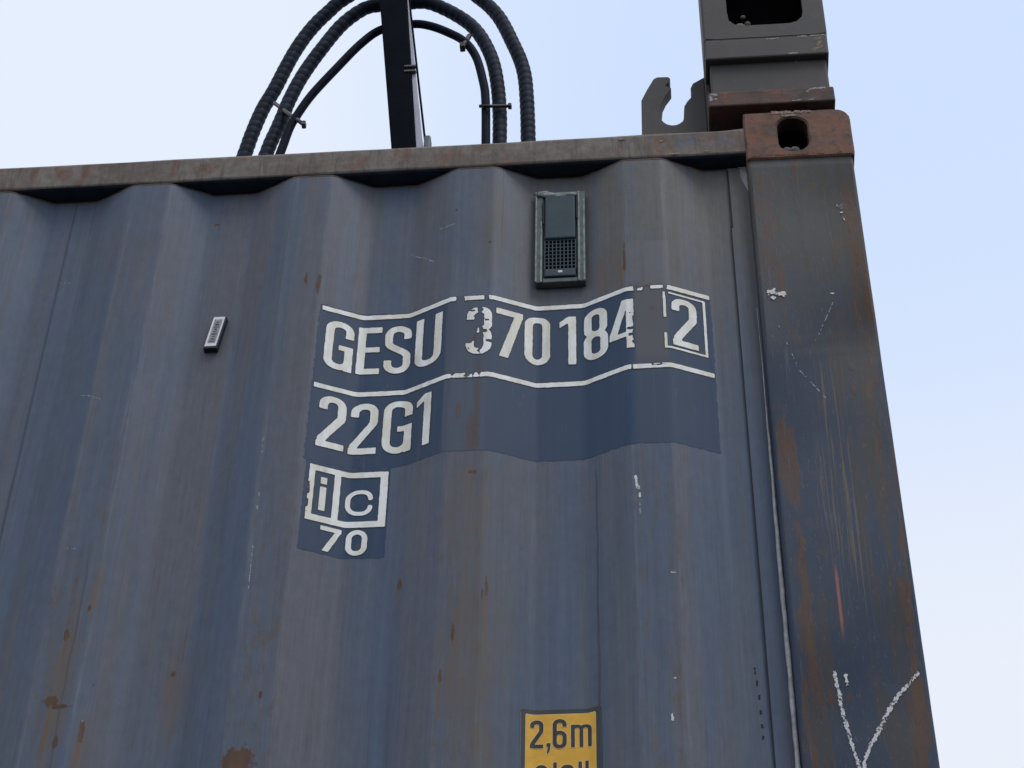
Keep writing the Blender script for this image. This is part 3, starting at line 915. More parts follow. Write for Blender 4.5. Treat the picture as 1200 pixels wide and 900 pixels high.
# navy marking panels behind the lettering
pan = decal('marking_panel', [(wear(rect_sdf(-.8700, -.2500, -.7345, -.4080), .012, .97, 4, .0016), .0003, m_navy)], (-.880, -.240, -.742, -.400), .003, container)
pan['label'] = 'navy marking panel with container number'
pan2 = decal('marking_panel', [(wear(rect_sdf(-.8660, -.7430, -.9045, -.7353), .012, .97, 5, .0012), .0003, m_navy)], (-.872, -.738, -.910, -.7353), .003, container)
pan2['label'] = 'small navy panel under the letters i and c'

# white stripes, peeled on the outermost ribs
def stripe(z0a, z0b, th, cuts, seed, nm):
    # slight slope of the tape from left to right
    def f(X, Z):
        t = (X + .866) / .614
        zc = z0a + (z0b - z0a) * t
        return np.maximum(np.abs(Z - zc) - th / 2, np.maximum(-.8665 - X, X + .2515))
    f2 = wear(cut(f, *cuts), .0035, .93, seed, .0004)
    g = wear(cut(lambda X, Z: f(X, Z) - .0016, *[(lambda h: (lambda X, Z: h(X, Z) + .0012))(h) for h in cuts]), .0035, .95, seed, .0004)
    painted('stripe', f2, (-.868, -.250, min(z0a, z0b) - th, max(z0a, z0b) + th), pan, g=g)
c1 = [ragged(rect_sdf(-.6530, -.6385, -.43, -.40)), ragged(rect_sdf(-.6065, -.5985, -.43, -.40), .002), ragged(rect_sdf(-.3715, -.3655, -.43, -.40), .002), ragged(rect_sdf(-.3565, -.3430, -.43, -.40), .002), ragged(rect_sdf(-.3235, -.3180, -.43, -.40), .0015),
      ragged(rect_sdf(-.3660, -.3570, -.4105, -.395), .002), ragged(rect_sdf(-.3440, -.3230, -.4200, -.4128), .001)]
stripe(-.4165, -.4095, .0093, c1, 2, 'a')
c2 = [ragged(rect_sdf(-.6560, -.6500, -.60, -.57), .003), ragged(rect_sdf(-.6330, -.6250, -.5830, -.57), .003), ragged(rect_sdf(-.6225, -.6190, -.60, -.57), .002), ragged(rect_sdf(-.6125, -.6090, -.60, -.57), .002), ragged(rect_sdf(-.3775, -.3755, -.60, -.57), .001), ragged(rect_sdf(-.345, -.325, -.5775, -.5755), .002)]
stripe(-.5838, -.5780, .0093, c2, 3, 'b')

ZT, ZB = -.4365, -.5405
row1 = [('G', -.8575, -.8155, ZT - .0015, ZB - .001), ('E', -.8093, -.7720, ZT - .0015, ZB + .0005), ('S', -.7665, -.7240, ZT - .001, ZB), ('U', -.7165, -.6730, ZT + .002, ZB - .001),
        ('7', -.5875, -.5470, ZT + .0025, ZB + .003), ('0', -.5440, -.5045, ZT + .003, ZB + .003), ('1', -.4895, -.4635, ZT + .002, ZB + .002),
        ('8', -.4515, -.4128, ZT + .007, ZB + .003)]
for i, (ch, x0, x1, zt, zb) in enumerate(row1):
    f = wear(glyph(ch, x0, x1, zb, zt, .0122), .004, .955, 20 + i, .00035)
    painted('letter' if ch.isalpha() else 'digit', f, (x0, x1, zb, zt), pan)
# the badly peeled 3
f3 = glyph('3', -.6335, -.5935, -.5375, -.4355, .0125)
h3 = [ragged(rect_sdf(-.6150, -.6095, -.560, -.42), .005, .006, 5), ragged(rect_sdf(-.640, -.6235, -.5130, -.4690), .002, .006, 6), ragged(rect_sdf(-.6235, -.6115, -.480, -.4550), .004, .005, 8), ragged(rect_sdf(-.6215, -.6165, -.50, -.46), .002, .006, 9),
      ragged(rect_sdf(-.605, -.597, -.4665, -.4610), .002, .004, 4), ragged(rect_sdf(-.612, -.6035, -.4935, -.4870), .003, .004, 2), ragged(rect_sdf(-.630, -.6215, -.4445, -.4415), .002, .004, 5), ragged(rect_sdf(-.602, -.5935, -.5130, -.5070), .003, .005, 7)]
f3c = wear(cut(f3, *h3), .004, .88, 13, .0006)
painted('digit', f3c, (-.634, -.593, -.538, -.435), pan, label='half peeled white digit 3', outline=.0013)
# the 4 with torn right edge
f4 = glyph('4', -.4105, -.3695, -.5385, -.4335, .0120)
h4 = [ragged(rect_sdf(-.3815, -.365, -.4985, -.4945), .0022, .005, 5), ragged(rect_sdf(-.3790, -.365, -.5125, -.5085), .002, .005, 6), ragged(rect_sdf(-.3755, -.365, -.5270, -.5225), .0018, .004, 7), ragged(rect_sdf(-.3735, -.364, -.530, -.47), .0018, .004, 8)]
painted('digit', wear(cut(f4, *h4), .004, .93, 33, .0004), (-.411, -.369, -.539, -.433), pan, label='white digit 4 with torn edge', outline=.0013)
# boxed check digit
fbox = cut(union(path_sdf([(-.3230, -.4215), (-.3230, -.5415)], .0042), path_sdf([(-.3250, -.4225), (-.2600, -.4225)], .0036), path_sdf([(-.2610, -.4215), (-.2610, -.5425)], .0040), path_sdf([(-.3250, -.5405), (-.2600, -.5405)], .0042)),
           ragged(rect_sdf(-.335, -.317, -.5110, -.4760), .002), rect_sdf(-.3215, -.3165, -.43, -.415))
painted('box_outline', wear(fbox, .004, .96, 40, .0003), (-.326, -.258, -.544, -.420), pan, outline=.0011)
painted('digit', wear(glyph('2', -.3120, -.2735, -.5335, -.4300, .0120), .004, .955, 42, .0004), (-.313, -.273, -.534, -.430), pan)
# type code row
for i, (ch, x0, x1, zt, zb) in enumerate([('2', -.8560, -.8165, -.6000, -.7045), ('2', -.8100, -.7680, -.6030, -.7065), ('G', -.7595, -.7140, -.6010, -.7075), ('1', -.7075, -.6845, -.6020, -.7075)]):
    f = wear(glyph(ch, x0, x1, zb, zt, .0122 if ch != '1' else .0110), .004, .955, 50 + i, .00035)
    painted('letter' if ch == 'G' else 'digit', f, (x0, x1, zb, zt), pan)
# framed i c mark
fr = union(cut(rect_sdf(-.8600, -.7455, -.8480, -.7425), rect_sdf(-.8520, -.8245, -.8365, -.7530), rect_sdf(-.8155, -.7568, -.8368, -.7530)))
frw = cut(fr, ragged(rect_sdf(-.8600, -.8575, -.80, -.775), .0012, .008, 4), ragged(rect_sdf(-.8605, -.8580, -.835, -.81), .0012, .008, 5))
painted('frame', wear(frw, .004, .96, 60, .0003), (-.861, -.744, -.849, -.741), pan2, outline=.0014)
painted('letter', glyph('i', -.8432, -.8345, -.8262, -.7630, .0088), (-.844, -.834, -.827, -.762), pan2, outline=.0011)
painted('letter', glyph('c', -.8070, -.7662, -.8255, -.7772, .0072), (-.808, -.765, -.826, -.777), pan2, outline=.0011)
painted('digit', wear(glyph('7', -.8375, -.8085, -.8985, -.8535, .0080), .004, .96, 61, .0003), (-.838, -.808, -.899, -.853), pan2, outline=.0011)
painted('digit', wear(glyph('0', -.8015, -.7700, -.8995, -.8528, .0082), .004, .96, 62, .0003), (-.802, -.770, -.9, -.852), pan2, outline=.0011)

# yellow height sign
SX0, SX1, SZ0, SZ1 = -.5425, -.4325, -1.330, -1.1765
sign = decal('height_sign', [(rect_sdf(SX0, SX1, SZ0, SZ1, .006), .0005, m_border), (rect_sdf(-.5352, -.4405, -1.322, -1.1838, .001), .0008, m_yedge), (rect_sdf(-.5342, -.4415, -1.321, -1.1850, .001), .0011, m_yellow)], (SX0 - .004, SX1 + .004, SZ0 - .004, SZ1 + .004), .002, container)
sign['label'] = 'amber height sign with dark border'
def sprint(ch, x0, x1, z0, z1, w):
    f = glyph(ch, x0, x1, z0, z1, w)
    painted({'m': 'letter', ',': 'comma', "'": 'tick_mark'}.get(ch, 'digit'), f, (x0, x1, z0, z1), sign, g=lambda X, Z: f(X, Z) - .0010, o1=.0014, o2=.0017, mw=m_black, mo=m_yedge, cell=.0011)
sprint('2', -.5290, -.5112, -1.2375, -1.1935, .0056)
sprint(',', -.5070, -.5017, -1.2475, -1.2300, .003)
sprint('6', -.4988, -.4800, -1.2388, -1.1925, .0056)
sprint('m', -.4742, -.4465, -1.2375, -1.2020, .0050)
sprint('8', -.5230, -.5045, -1.3080, -1.2638, .0056)
sprint("'", -.4978, -.4932, -1.2760, -1.2603, .003)
sprint('6', -.4885, -.4700, -1.3080, -1.2643, .0056)
sprint("'", -.4645, -.4600, -1.2760, -1.2600, .003)
sprint("'", -.4555, -.4510, -1.2760, -1.2593, .003)

# scratches, chalk and flecks on the wall sheet
def scratch(pts, w, mat, surf=wy, off=.00035, seed=1, parent=None, dens=.55, name='scratch', cell=.0010):
    f = path_sdf([(p[0], p[1]) for p in pts], w)
    if name == 'panel_seam':
        A = np.array(pts)
        return decal(name, [(f, off, mat)], (A[:, 0].min() - .006, A[:, 0].max() + .006, A[:, 1].min() - .006, A[:, 1].max() + .006), cell, parent, surf)
    g = lambda X, Z: np.maximum(f(X, Z) + ((vnoise(X, Z, .004, seed) - .5) * .5 + (vnoise(X, Z, .0016, seed + 1) - .5) * .7) * w, (vnoise(X, Z, .005, seed + 3) - (1 - .0) * dens - .25) * .02)
    A = np.array(pts)
    return decal(name, [(g, off, mat)], (A[:, 0].min() - .006, A[:, 0].max() + .006, A[:, 1].min() - .006, A[:, 1].max() + .006), cell, parent, surf)
for i, (pts, w, ml) in enumerate([
    ([(-.6855, -.238), (-.660, -.2385)], .0028, m_scratch), ([(-.737, -.2715), (-.716, -.288), (-.694, -.309)], .0018, m_scratch),
    ([(-.9345, -.690), (-.9340, -.722)], .0030, m_scratch), ([(-.9300, -.800), (-.9310, -.835)], .0018, m_scratch), ([(-.9300, -.90), (-.9290, -.978)], .0016, m_scratch),
    ([(-.3775, -.795), (-.3740, -.822)], .0036, m_chip), ([(-.3735, -.815), (-.3715, -.838)], .0030, m_chip), ([(-.372, -.848), (-.3715, -.868)], .0018, m_scratch),
    ([(-.332, -.9750), (-.324, -.9752)], .0018, m_chip), ([(-.334, -1.153), (-.327, -1.1525)], .0022, m_chip), ([(-.3385, -1.210), (-.3380, -1.221)], .0026, m_chip),
    ([(-1.242, -.577), (-1.198, -.598)], .0018, m_scratch), ([(-1.205, -.890), (-1.190, -.8915)], .0012, m_scratch),
    ([(-1.1365, -1.184), (-1.1370, -1.190)], .0018, m_scratch), ([(-1.32, -.30), (-1.30, -.302)], .0012, m_scratch)]):
    scratch(pts, w, ml, seed=i + 1, parent=container)
for k, (x, z) in enumerate(((-.2242, -1.123), (-.2228, -1.1445), (-.2212, -1.168), (-.2205, -1.192), (-.2203, -1.2145), (-.2203, -1.2335))):
    scratch([(x, z - .0055 + .001 * k), (x + .0003, z + .005)], .0026, m_seam, seed=k, parent=container, dens=.9, name='tack_hole')
# dark seam beside the inner strip, with its small step
strip_s = lambda X, Z: np.full(np.shape(X), ys)
scratch([(-.2068, -.108), (-.2063, -.18), (-.2060, -.246)], .0028, m_seam, parent=container, dens=1.5, name='panel_seam', surf=strip_s)
scratch([(-.2085, -.2475), (-.2040, -.2475)], .0030, m_seam, parent=container, dens=1.5, name='panel_seam', surf=strip_s)
scratch([(-.2082, -.246), (-.2080, -.6), (-.2076, -1.0), (-.2078, -1.40)], .0022, m_seam, parent=container, dens=1.5, name='panel_seam', surf=strip_s)
# chips on the post
post_s = lambda X, Z: np.full(np.shape(X), .0035)
scratch([(-.1600, -.4320), (-.1490, -.4300)], .0100, m_chip, post_s, parent=post, seed=2, dens=1.2, name='paint_fleck')
scratch([(-.1490, -.4350), (-.1330, -.4370)], .0075, m_chip, post_s, parent=post, seed=9, dens=1.2, name='paint_fleck')
scratch([(-.1550, -.4420), (-.1500, -.4460)], .0055, m_chip, post_s, parent=post, seed=5, dens=1.2, name='paint_fleck')
scratch([(-.0650, -.4405), (-.0580, -.4405)], .0030, m_chip, post_s, parent=post, seed=6, dens=1.2, name='paint_fleck')
scratch([(-.0350, -.2440), (-.0250, -.2420)], .0090, m_scratch, post_s, parent=post, seed=7, dens=.6, name='paint_fleck')
scratch([(-.0330, -.2560), (-.0270, -.2570)], .0030, m_chip, post_s, parent=post, seed=7, dens=1.2, name='paint_fleck')
scratch([(-.0280, -.270), (-.0275, -.2760)], .0025, m_chip, post_s, parent=post, seed=8, dens=1.2, name='paint_fleck')
scratch([(-.1062, -1.1580), (-.1052, -1.1750)], .0040, m_chip, post_s, parent=post, seed=8, dens=1.2, name='paint_fleck')
scratch([(-.1210, -1.150), (-.1180, -1.185), (-.1150, -1.222), (-.1090, -1.262), (-.1015, -1.305), (-.0985, -1.335)], .0045, m_chalk, post_s, parent=post, seed=3, dens=1.2, name='chalk_line')
scratch([(-.0100, -1.158), (-.0210, -1.172), (-.0420, -1.195), (-.0600, -1.225), (-.0800, -1.262), (-.0935, -1.290), (-.0985, -1.335)], .0045, m_chalk, post_s, parent=post, seed=4, dens=1.2, name='chalk_line')
scratch([(-.150, -.50), (-.125, -.60), (-.090, -.66)], .0016, m_scratch, post_s, parent=post, seed=14, dens=.3, name='scratch')
scratch([(-.062, -.46), (-.090, -.53), (-.102, -.555)], .0016, m_scratch, post_s, parent=post, seed=15, dens=.3, name='scratch')
# flaked paint along the casting's top and bottom edges
cast_s = lambda X, Z: np.full(np.shape(X), -.0003)
m_flake = mat_plain('pale_flaked_edge', (0.30, 0.24, 0.20), .8, .4, 120, .2, bump=0)
scratch([(-.128, -.0040), (-.060, -.0045)], .0055, m_flake, cast_s, off=.0004, parent=cst, seed=21, dens=.45, name='paint_fleck')
scratch([(-.110, -.0125), (-.085, -.0135)], .0050, m_flake, cast_s, off=.0004, parent=cst, seed=22, dens=.6, name='paint_fleck')
scratch([(-.165, -.1120), (-.010, -.1120)], .0030, mat_plain('rust_lip', (0.21, 0.10, 0.065), .8, .4, 120, .2, bump=0), cast_s, off=.0004, parent=cst, seed=23, dens=.35, name='paint_fleck')
# small pale flecks on the rail
rail_s = lambda X, Z: np.full(np.shape(X), .0030)
for k, (x0, x1, z, w) in enumerate(((-.302, -.288, -.0925, .0028), (-.248, -.236, -.0890, .0030), (-.386, -.378, -.0480, .0060), (-.376, -.376, -.052, .003), (-.318, -.312, -.058, .003))):
    scratch([(x0, z), (x1 + .0005, z)], w, m_flake, rail_s, parent=rail, seed=30 + k, dens=.9, name='paint_fleck')

# ------------------------------------------------------------------ vent on the wall
def wbase(x, z): return float(wy(x, z))
vent = build('vent', box_bm(-.5290, -.4465, .0290, .0345, -.3680, -.1545, .002), m_ventframe, container)
VB = .0290
def vbox(x0, x1, z0, z1, y0, y1, mat, name, bev=.0012, par=None):
    return build(name, box_bm(x0, x1, y0, y1, z0, z1, bev), mat, par or vent)
for xa in (-.5290, -.4590):
    sd = vbox(xa, xa + .0125, -.3680, -.1545, .0205, .0288, m_ventframe, 'frame_side')
    vbox(xa + .0006, xa + .0034, -.3672, -.1550, .0190, .0204, m_sealv, 'pale_edge', .0004)
    vbox(xa + .0092, xa + .0116, -.3672, -.1550 - (.07 if xa < -.5 else .02), .0190, .0204, m_sealv, 'pale_edge', .0004)
vbox(-.5160, -.4595, -.3680, -.3590, .0205, .0288, m_ventframe, 'frame_bottom')
vbox(-.5160, -.4595, -.1640, -.1545, .0205, .0288, m_sealv, 'frame_top')
vbox(-.5130, -.4625, -.2700, -.1670, .0165, .0285, m_vent, 'cover', .003)
vbox(-.5130, -.4625, -.3570, -.3400, .0180, .0285, m_vent, 'cover', .002)
# grid field: bars in front of a black recess
vbox(-.5130, -.4625, -.3398, -.2703, .0262, .0285, m_hole, 'dark_recess', 0)
bm = bmesh.new()
for k in range(9):
    x = -.5125 + k * .0500 / 8 - .0
    box_bm(x - .0009, x + .0009, .0200, .0261, -.3395, -.2705, 0, bm=bm)
for k in range(9):
    z = -.3388 + k * .0676 / 8
    box_bm(-.5128, -.4627, .0205, .0255, z - .0008, z + .0008, 0, bm=bm)
build('grille', bm, m_vent, vent)
# smeared sealant at the top corners and a small pale label at the foot
def blob(name, c, s, mat, par, seed=0, flat=1.0):
    b = bmesh.new(); bmesh.ops.create_icosphere(b, subdivisions=3, radius=1)
    for v in b.verts:
        k = .75 + .5 * float(vnoise(v.co.x * 2 + seed, v.co.z * 2 + v.co.y, 1, 7))
        v.co = Vector((c[0] + v.co.x * s[0] * k, c[1] + v.co.y * s[1] * k, c[2] + v.co.z * s[2] * k))
    return build(name, b, mat, par, True)
blob('sealant_smear', (-.5060, .0190, -.1630), (.013, .004, .006), m_sealv, vent, 1)
blob('sealant_smear', (-.4700, .0190, -.1640), (.009, .004, .005), m_sealv, vent, 2)
blob('sealant_smear', (-.5180, .0250, -.1520), (.014, .005, .004), m_sealv, vent, 3)
blob('sealant_smear', (-.5240, .0190, -.1600), (.004, .003, .006), m_ventframe, vent, 4)
vbox(-.4910, -.4840, -.3500, -.3455, .0172, .0179, m_chip, 'small_label', 0)
vbox(-.5160, -.5140, -.2350, -.1750, .0165, .0190, m_seam, 'slot', 0)
vbox(-.4610, -.4592, -.2230, -.1700, .0165, .0190, m_seam, 'slot', 0)

# small white barcode label on a dark backing plate
st = bmesh.new()
def tilt_box(cx, cz, w, h, y0, y1, ang, bev=0):
    b = box_bm(-w / 2, w / 2, y0, y1, -h / 2, h / 2, bev)
    ca, sa = math.cos(ang), math.sin(ang)
    for v in b.verts:
        x, z = v.co.x + v.co.z * sa, v.co.z * ca
        v.co.x, v.co.z = cx + x, cz + z
    return b
st.free()
LC = (-1.0415, -.4400)
yy = wbase(*LC)
tagp = build('asset_label', tilt_box(LC[0] + .0006, LC[1] - .0015, .0220, .0690, yy - .0105, yy + .004, .13), m_outline, container)
tagp['label'] = 'small white asset label on a dark plate'
build('label_face', tilt_box(LC[0], LC[1], .0185, .0650, yy - .0114, yy - .0107, .13), mat_plain('label_white', (0.74, 0.74, 0.80), .5, .05, 40, bump=0), tagp)
m_lgrey = mat_plain('label_grey_print', (0.36, 0.37, 0.41), .6, .5, 500, bump=0)
build('printed_area', tilt_box(LC[0] + .0004, LC[1] + .0005, .0125, .0520, yy - .0118, yy - .0115, .13), m_lgrey, tagp)
for k in range(9):
    dz = -.022 + k * .0052
    build('print_line', tilt_box(LC[0] + .0004 + dz * .13, LC[1] + dz, .0085 - .002 * (k % 3), .0014 + .0008 * (k % 2), yy - .0122, yy - .0119, .13), m_outline if k in (5, 7) else m_tiegrey, tagp)

# ------------------------------------------------------------------ lifting leg standing on the corner
leg = empty('lifting_leg', (-.12, .06, 0))
tag(leg, 'dark grey steel lifting leg with square opening standing on the rusty corner', 'lifting gear')
def lput(name, bm, mat, smooth=False, par=None):
    o = build(name, bm, mat, par or leg, smooth)
    if (par or leg) is leg: o.matrix_parent_inverse = leg.matrix_world.inverted() if False else Matrix.Translation((.12, -.06, 0))
    return o
def wedge(x0, x1, x0t, x1t, y0, y1, z0, z1, bev=.003):
    b = box_bm(x0, x1, y0, y1, z0, z1, 0)
    for v in b.verts:
        if v.co.z > (z0 + z1) / 2: v.co.x = x0t if v.co.x < (x0 + x1) / 2 else x1t
    if bev: bmesh.ops.bevel(b, geom=list(b.edges), offset=bev, segments=2, affect='EDGES', profile=.5)
    return b
lput('locating_block', box_bm(-.170, -.030, .018, .140, .0008, .0200, .002), m_dark)
fp = lput('foot_plate', wedge(-.2315, -.0155, -.2318, -.0158, -.001, .190, .0205, .0580, .0028), m_footrust)
lput('sleeve', wedge(-.2235, -.0200, -.2235, -.0205, .0140, .090, .0585, .1640, .003), m_leg)
lput('collar', wedge(-.2315, -.0155, -.2305, -.0148, .0005, .092, .1500, .2030, .0035), m_leg)
lput('weld_bead', box_bm(-.2300, -.0155, .0025, .091, .2030, .2060, .0012), m_outline)
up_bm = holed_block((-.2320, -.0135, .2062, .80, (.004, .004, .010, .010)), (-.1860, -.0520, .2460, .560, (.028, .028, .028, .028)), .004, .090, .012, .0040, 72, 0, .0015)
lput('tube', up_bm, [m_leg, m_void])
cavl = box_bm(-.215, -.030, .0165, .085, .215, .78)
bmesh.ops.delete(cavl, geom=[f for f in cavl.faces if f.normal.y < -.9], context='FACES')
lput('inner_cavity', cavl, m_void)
for k, (x, z, r) in enumerate(((-.164, .252, .010), (-.150, .263, .006), (-.112, .2480, .005), (-.158, .285, .005))):
    b = bmesh.new(); bmesh.ops.create_icosphere(b, subdivisions=2, radius=r)
    for v in b.verts:
        v.co *= .7 + .6 * float(vnoise(v.co.x * 90 + k, v.co.z * 90, 1, 7))
        v.co += Vector((x, .017, z))
    lput('debris_lump', b, m_stone, True)
lput('side_bar', box_bm(-.2326, -.2240, .0560, .110, -.0355, .2040, .0015), m_leg)
# chips of bare paint on the leg
flat0 = lambda X, Z: np.full(np.shape(X), .0)
def chip(pts, w, mat, y, seed, dens=.7, name='paint_chip'):
    o = scratch(pts, w, mat, lambda X, Z: np.full(np.shape(X), y), off=.0003, seed=seed, parent=leg, dens=dens, name=name)
    o.matrix_parent_inverse = Matrix.Translation((.12, -.06, 0))
m_tan = mat_plain('tan_primer', (0.26, 0.20, 0.145), .8, .4, 150, .2, bump=0)
m_pale = mat_plain('pale_bare_edge', (0.36, 0.34, 0.33), .7, .4, 150, .2, bump=0)
chip([(-.030, .196), (-.031, .185), (-.034, .172)], .0115, m_tan, .0005, 3, .42)
chip([(-.042, .160), (-.024, .172)], .006, m_tan, .0005, 4, .35)
chip([(-.066, .2005), (-.050, .2010)], .0030, m_pale, .0005, 5, .8)
chip([(-.044, .2010), (-.018, .2020)], .0028, m_pale, .0005, 6, .8)
chip([(-.122, .1980), (-.100, .1990)], .0024, m_pale, .0005, 7, .7)
chip([(-.085, .1545), (-.070, .1550)], .0030, m_pale, .0005, 8, .8)
chip([(-.226, .0500), (-.226, .036)], .0055, m_pale, -.001, 9, .7)
chip([(-.226, .0500), (-.215, .0505)], .0050, m_pale, -.001, 10, .7)
chip([(-.222, .0400), (-.216, .0395)], .0040, m_pale, -.001, 11, .5)
chip([(-.062, .0460), (-.058, .0520), (-.048, .0540), (-.030, .0545)], .0040, m_pale, -.001, 12, .7)
chip([(-.090, .0245), (-.045, .0255)], .0022, m_pale, -.001, 13, .5)

# hooked plate fixed behind the leg
hk = [(-.3485, -.036), (-.3475, .054), (-.3463, .1328), (-.3350, .163), (-.3227, .1912), (-.3165, .1954), (-.2970, .1948), (-.2932, .1903), (-.2945, .1791), (-.3020, .1705), (-.2960, .1655), (-.2925, .1640), (-.2925, .1580), (-.3031, .1386), (-.3095, .1204),
      (-.3115, .098), (-.3128, .0863), (-.3120, .077), (-.3084, .0706), (-.3030, .0645), (-.2948, .0610), (-.2870, .0615), (-.2806, .0652), (-.2750, .0710), (-.2733, .0770), (-.2722, .095), (-.2709, .1108), (-.2650, .124), (-.2578, .1349), (-.2560, .147), (-.2578, .1603), (-.2532, .1725), (-.2354, .1860), (-.2327, .1870), (-.2327, -.036)]
def plate(outline, y0, y1, bev):
    bm = bmesh.new()
    f = bm.faces.new([bm.verts.new((x, y0, z)) for x, z in outline])
    r = bmesh.ops.extrude_face_region(bm, geom=[f])
    for v in r['geom']:
        if isinstance(v, bmesh.types.BMVert): v.co.y = y1
    bmesh.ops.recalc_face_normals(bm, faces=bm.faces)
    rim = [e for e in bm.edges if abs(e.verts[0].co.y - e.verts[1].co.y) < 1e-6]
    bmesh.ops.bevel(bm, geom=rim, offset=bev, segments=1, affect='EDGES')
    return bm
hook = lput('hook_plate', plate(hk, .0700, .0920, .0012), m_leg)
hook['label'] = 'C-shaped hook plate'

# ------------------------------------------------------------------ mast
mast = empty('steel_mast', (-.79, .25, -.040))
tag(mast, 'black leaning steel mast rising behind the container top between the hoses', 'mast')
INV = Matrix.Translation((.79, -.25, .040))
def mput(o): o.matrix_parent_inverse = INV; return o
def xz_slab(p0a, p0b, p1a, p1b, z0, z1, y0, y1, bev=.002):
    """column whose x extents go from (p0a, p0b) at z0 to (p1a, p1b) at z1"""
    return wedge(p0a, p0b, p1a, p1b, y0, y1, z0, z1, bev)
def lin(z, za, xa, zb, xb): return xa + (xb - xa) * (z - za) / (zb - za)
zt_, zb_ = 1.6, -.038
L = lambda z: lin(z, .2317, -.8196, .6602, -.8651)
Rr = lambda z: lin(z, .2305, -.7730, .6807, -.8119)
mput(build('post', xz_slab(L(zb_), Rr(zb_), L(zt_), Rr(zt_), zb_, zt_, .230, .290, .003), m_mast, mast))
S0 = lambda z: Rr(z) + .0006
S1 = lambda z: lin(z, .2294, -.7593, .6548, -.8075)
mput(build('side_plate', xz_slab(S0(zb_), S1(zb_) - .001, S0(.74), S0(.74) + .0010, zb_, .74, .236, .246, .0004), m_strip, mast))
rod = [(lin(z, .2560, -.7575, .6801, -.8070), .238, z) for z in (zb_, .2, .4, .6, .8, 1.0)]
mput(tube(rod, .0022, 8, 'rod', m_mast, mast))
mput(build('lug', box_bm(-.7580, -.7455, .228, .252, -.036, .2560, .003), mat_plain('dull_grey_lug', (0.10, 0.13, 0.15), .5, .3, 40), mast))
mput(build('base_plate', box_bm(-.86, -.70, .20, .33, -.0395, -.0300, .002), m_leg, mast))
mput(build('strap', xz_slab(-.8065, -.7830, -.8065, -.7840, .4650, .4700, .2285, .2360, .0006), m_tiegrey, mast))
mput(build('strap', xz_slab(-.8060, -.7825, -.8060, -.7830, .4500, .4550, .2285, .2360, .0006), m_tiegrey, mast))

# ------------------------------------------------------------------ hoses
def catmull(P, n=14):
    out = []
    Q = [P[0]] + P + [P[-1]]
    for i in range(1, len(Q) - 2):
        p0, p1, p2, p3 = map(Vector, Q[i - 1:i + 3])
        for k in range(n):
            t = k / n
            out.append(.5 * ((2 * p1) + (p2 - p0) * t + (2 * p0 - 5 * p1 + 4 * p2 - p3) * t * t + (3 * p1 - p0 - 3 * p2 + p3) * t ** 3))
    out.append(Vector(P[-1]))
    return out
def resample(P, step):
    L = [0]
    for a, b in zip(P, P[1:]): L.append(L[-1] + (b - a).length)
    n = int(L[-1] / step); out = []; j = 0
    for k in range(n + 1):
        s = k * L[-1] / n
        while j < len(P) - 2 and L[j + 1] < s: j += 1
        t = (s - L[j]) / max(1e-9, L[j + 1] - L[j])
        out.append(P[j].lerp(P[j + 1], t))
    return out
def hose(name, xz, y, r, ribbed, mat, label):
    pts = [(x, y, z) for x, z in xz]
    o = xz[0]; p = xz[1]
    pts = [(xz[0][0] - .028, y, .10), (xz[0][0] - .035, y, -.030)][::-1] + pts
    pts = pts + [(xz[-1][0] + .002, y, .12), (xz[-1][0] + .002, y, -.030)]
    P = resample(catmull(pts), .0024 if ribbed else .006)
    root = empty(name, (pts[0][0], y, -.039))
    tag(root, label, 'hose', 'hydraulic hoses looping over the container')
    step = (P[1] - P[0]).length
    if ribbed:
        def rf(i, a):
            ph = (i * step / .0185 - a / (2 * math.pi)) % 1.0
            return r * (.945 + .075 * math.sin(math.pi * ph) ** .6 - .03 * (ph > .9) + .04 * (float(vnoise(i * step, a, .03, 6)) - .5))
    else:
        rf = lambda i, a: r
    t = tube(P, r, 16, 'hose_body', mat, root, True, rf)
    t.matrix_parent_inverse = Matrix.Translation((-pts[0][0], -y, .039))
    for q in (pts[0], pts[-1]):
        b = bmesh.new()
        bmesh.ops.create_cone(b, cap_ends=True, segments=6, radius1=r * 1.5, radius2=r * 1.3, depth=.045, matrix=Matrix.Translation((q[0], y, -.0165)))
        f = build('fitting', b, m_tiegrey, root)
        f.matrix_parent_inverse = t.matrix_parent_inverse
A = [(-1.1275, .3462), (-1.1076, .4689), (-1.0860, .5435), (-1.0582, .6511), (-1.0291, .7301), (-.9937, .7914), (-.9650, .8308), (-.900, .885), (-.815, .908), (-.740, .880), (-.6720, .8006), (-.6349, .7392), (-.6060, .6547), (-.5836, .5730), (-.5750, .4944), (-.5698, .3505)]
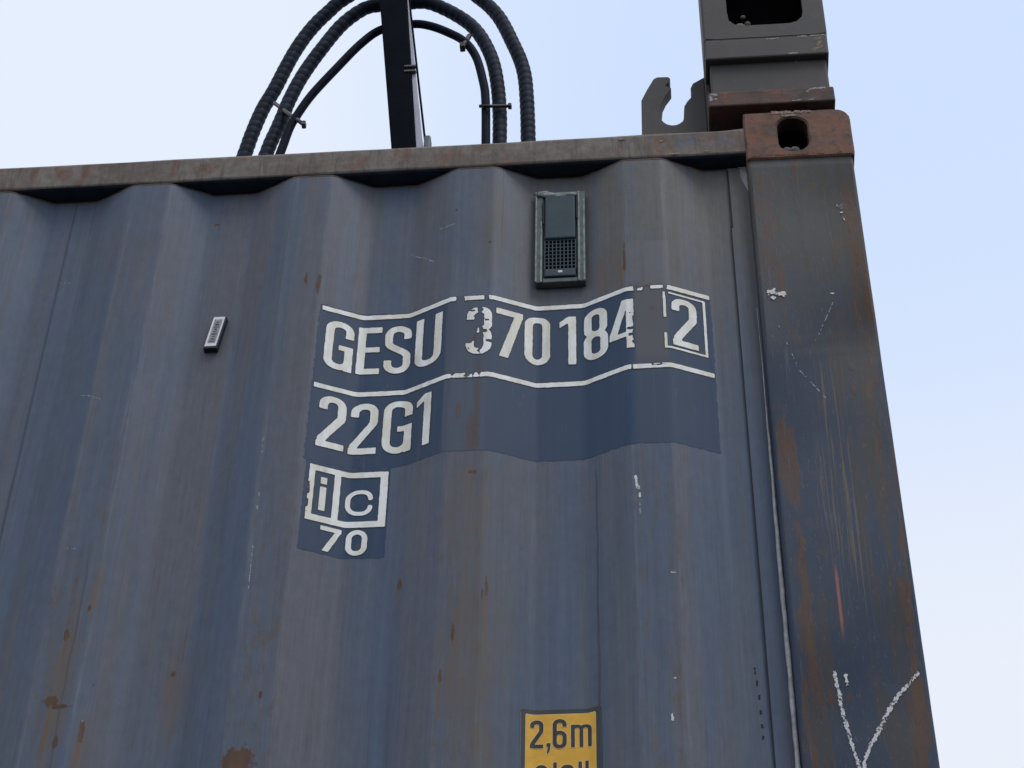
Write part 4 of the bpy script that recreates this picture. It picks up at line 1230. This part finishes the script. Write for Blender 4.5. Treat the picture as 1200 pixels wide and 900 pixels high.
B = [(-1.0730, .2986), (-1.0538, .3935), (-1.0424, .4555), (-1.0222, .5308), (-.9901, .6129), (-.9531, .6906), (-.9126, .7380), (-.8777, .7486), (-.8131, .7510), (-.7775, .7477), (-.7325, .7149), (-.6883, .6667), (-.6598, .6108), (-.6388, .5399), (-.6279, .4625), (-.6225, .3815), (-.6210, .3029)]
C = [(-1.0372, .2662), (-1.0266, .3329), (-1.0152, .3711), (-.9904, .4327), (-.9474, .5111), (-.9029, .5858), (-.8630, .6281), (-.8039, .6395), (-.7689, .6319), (-.7295, .6067), (-.6940, .5731), (-.6698, .5227), (-.6547, .4508), (-.6478, .3922), (-.6442, .2698)]
hose('hydraulic_hose', A, .330, .0146, True, m_hose, 'outermost thick ribbed black hose, highest loop leaving the frame')
hose('hydraulic_hose', B, .2900, .0140, True, m_hose, 'middle thick ribbed black hose passing close under the outer one')
hose('hydraulic_hose', C, .2600, .0086, False, m_thin, 'innermost thin smooth black hose, lowest of the three loops')

def cable_tie(pts, r, mat, label, ends=True):
    root = empty('cable_tie', pts[0])
    tag(root, label, 'cable tie', 'ties bundling the hoses')
    t = tube(pts, r, 8, 'band', mat, root)
    t.matrix_parent_inverse = Matrix.Translation(-Vector(pts[0]))
    b = box_bm(pts[-1][0] - r * 1.0, pts[-1][0] + r * 1.0, pts[-1][1] - r * 1.5, pts[-1][1] + r * 1.5, pts[-1][2] - r * 1.3, pts[-1][2] + r * 1.3, r * .3)
    h = build('buckle', b, mat, root)
    h.matrix_parent_inverse = t.matrix_parent_inverse
cable_tie([(-1.0763, .310, .4740), (-1.0411, .272, .3994), (-1.0200, .262, .3678), (-.9951, .244, .3241)], .0042, m_tiegrey, 'grey metal tie across the left ends of the three hoses')
cable_tie([(-.6575, .250, .3584), (-.6355, .246, .3518), (-.6201, .270, .3794), (-.6012, .272, .3802)], .0034, m_tie, 'straight black tie across two hoses near the right side')
cable_tie([(-.6867, .273, .6080), (-.6910, .258, .5700), (-.6958, .247, .5401)], .0052, m_tie, 'short black tie knotted around the two hoses at the right bend')
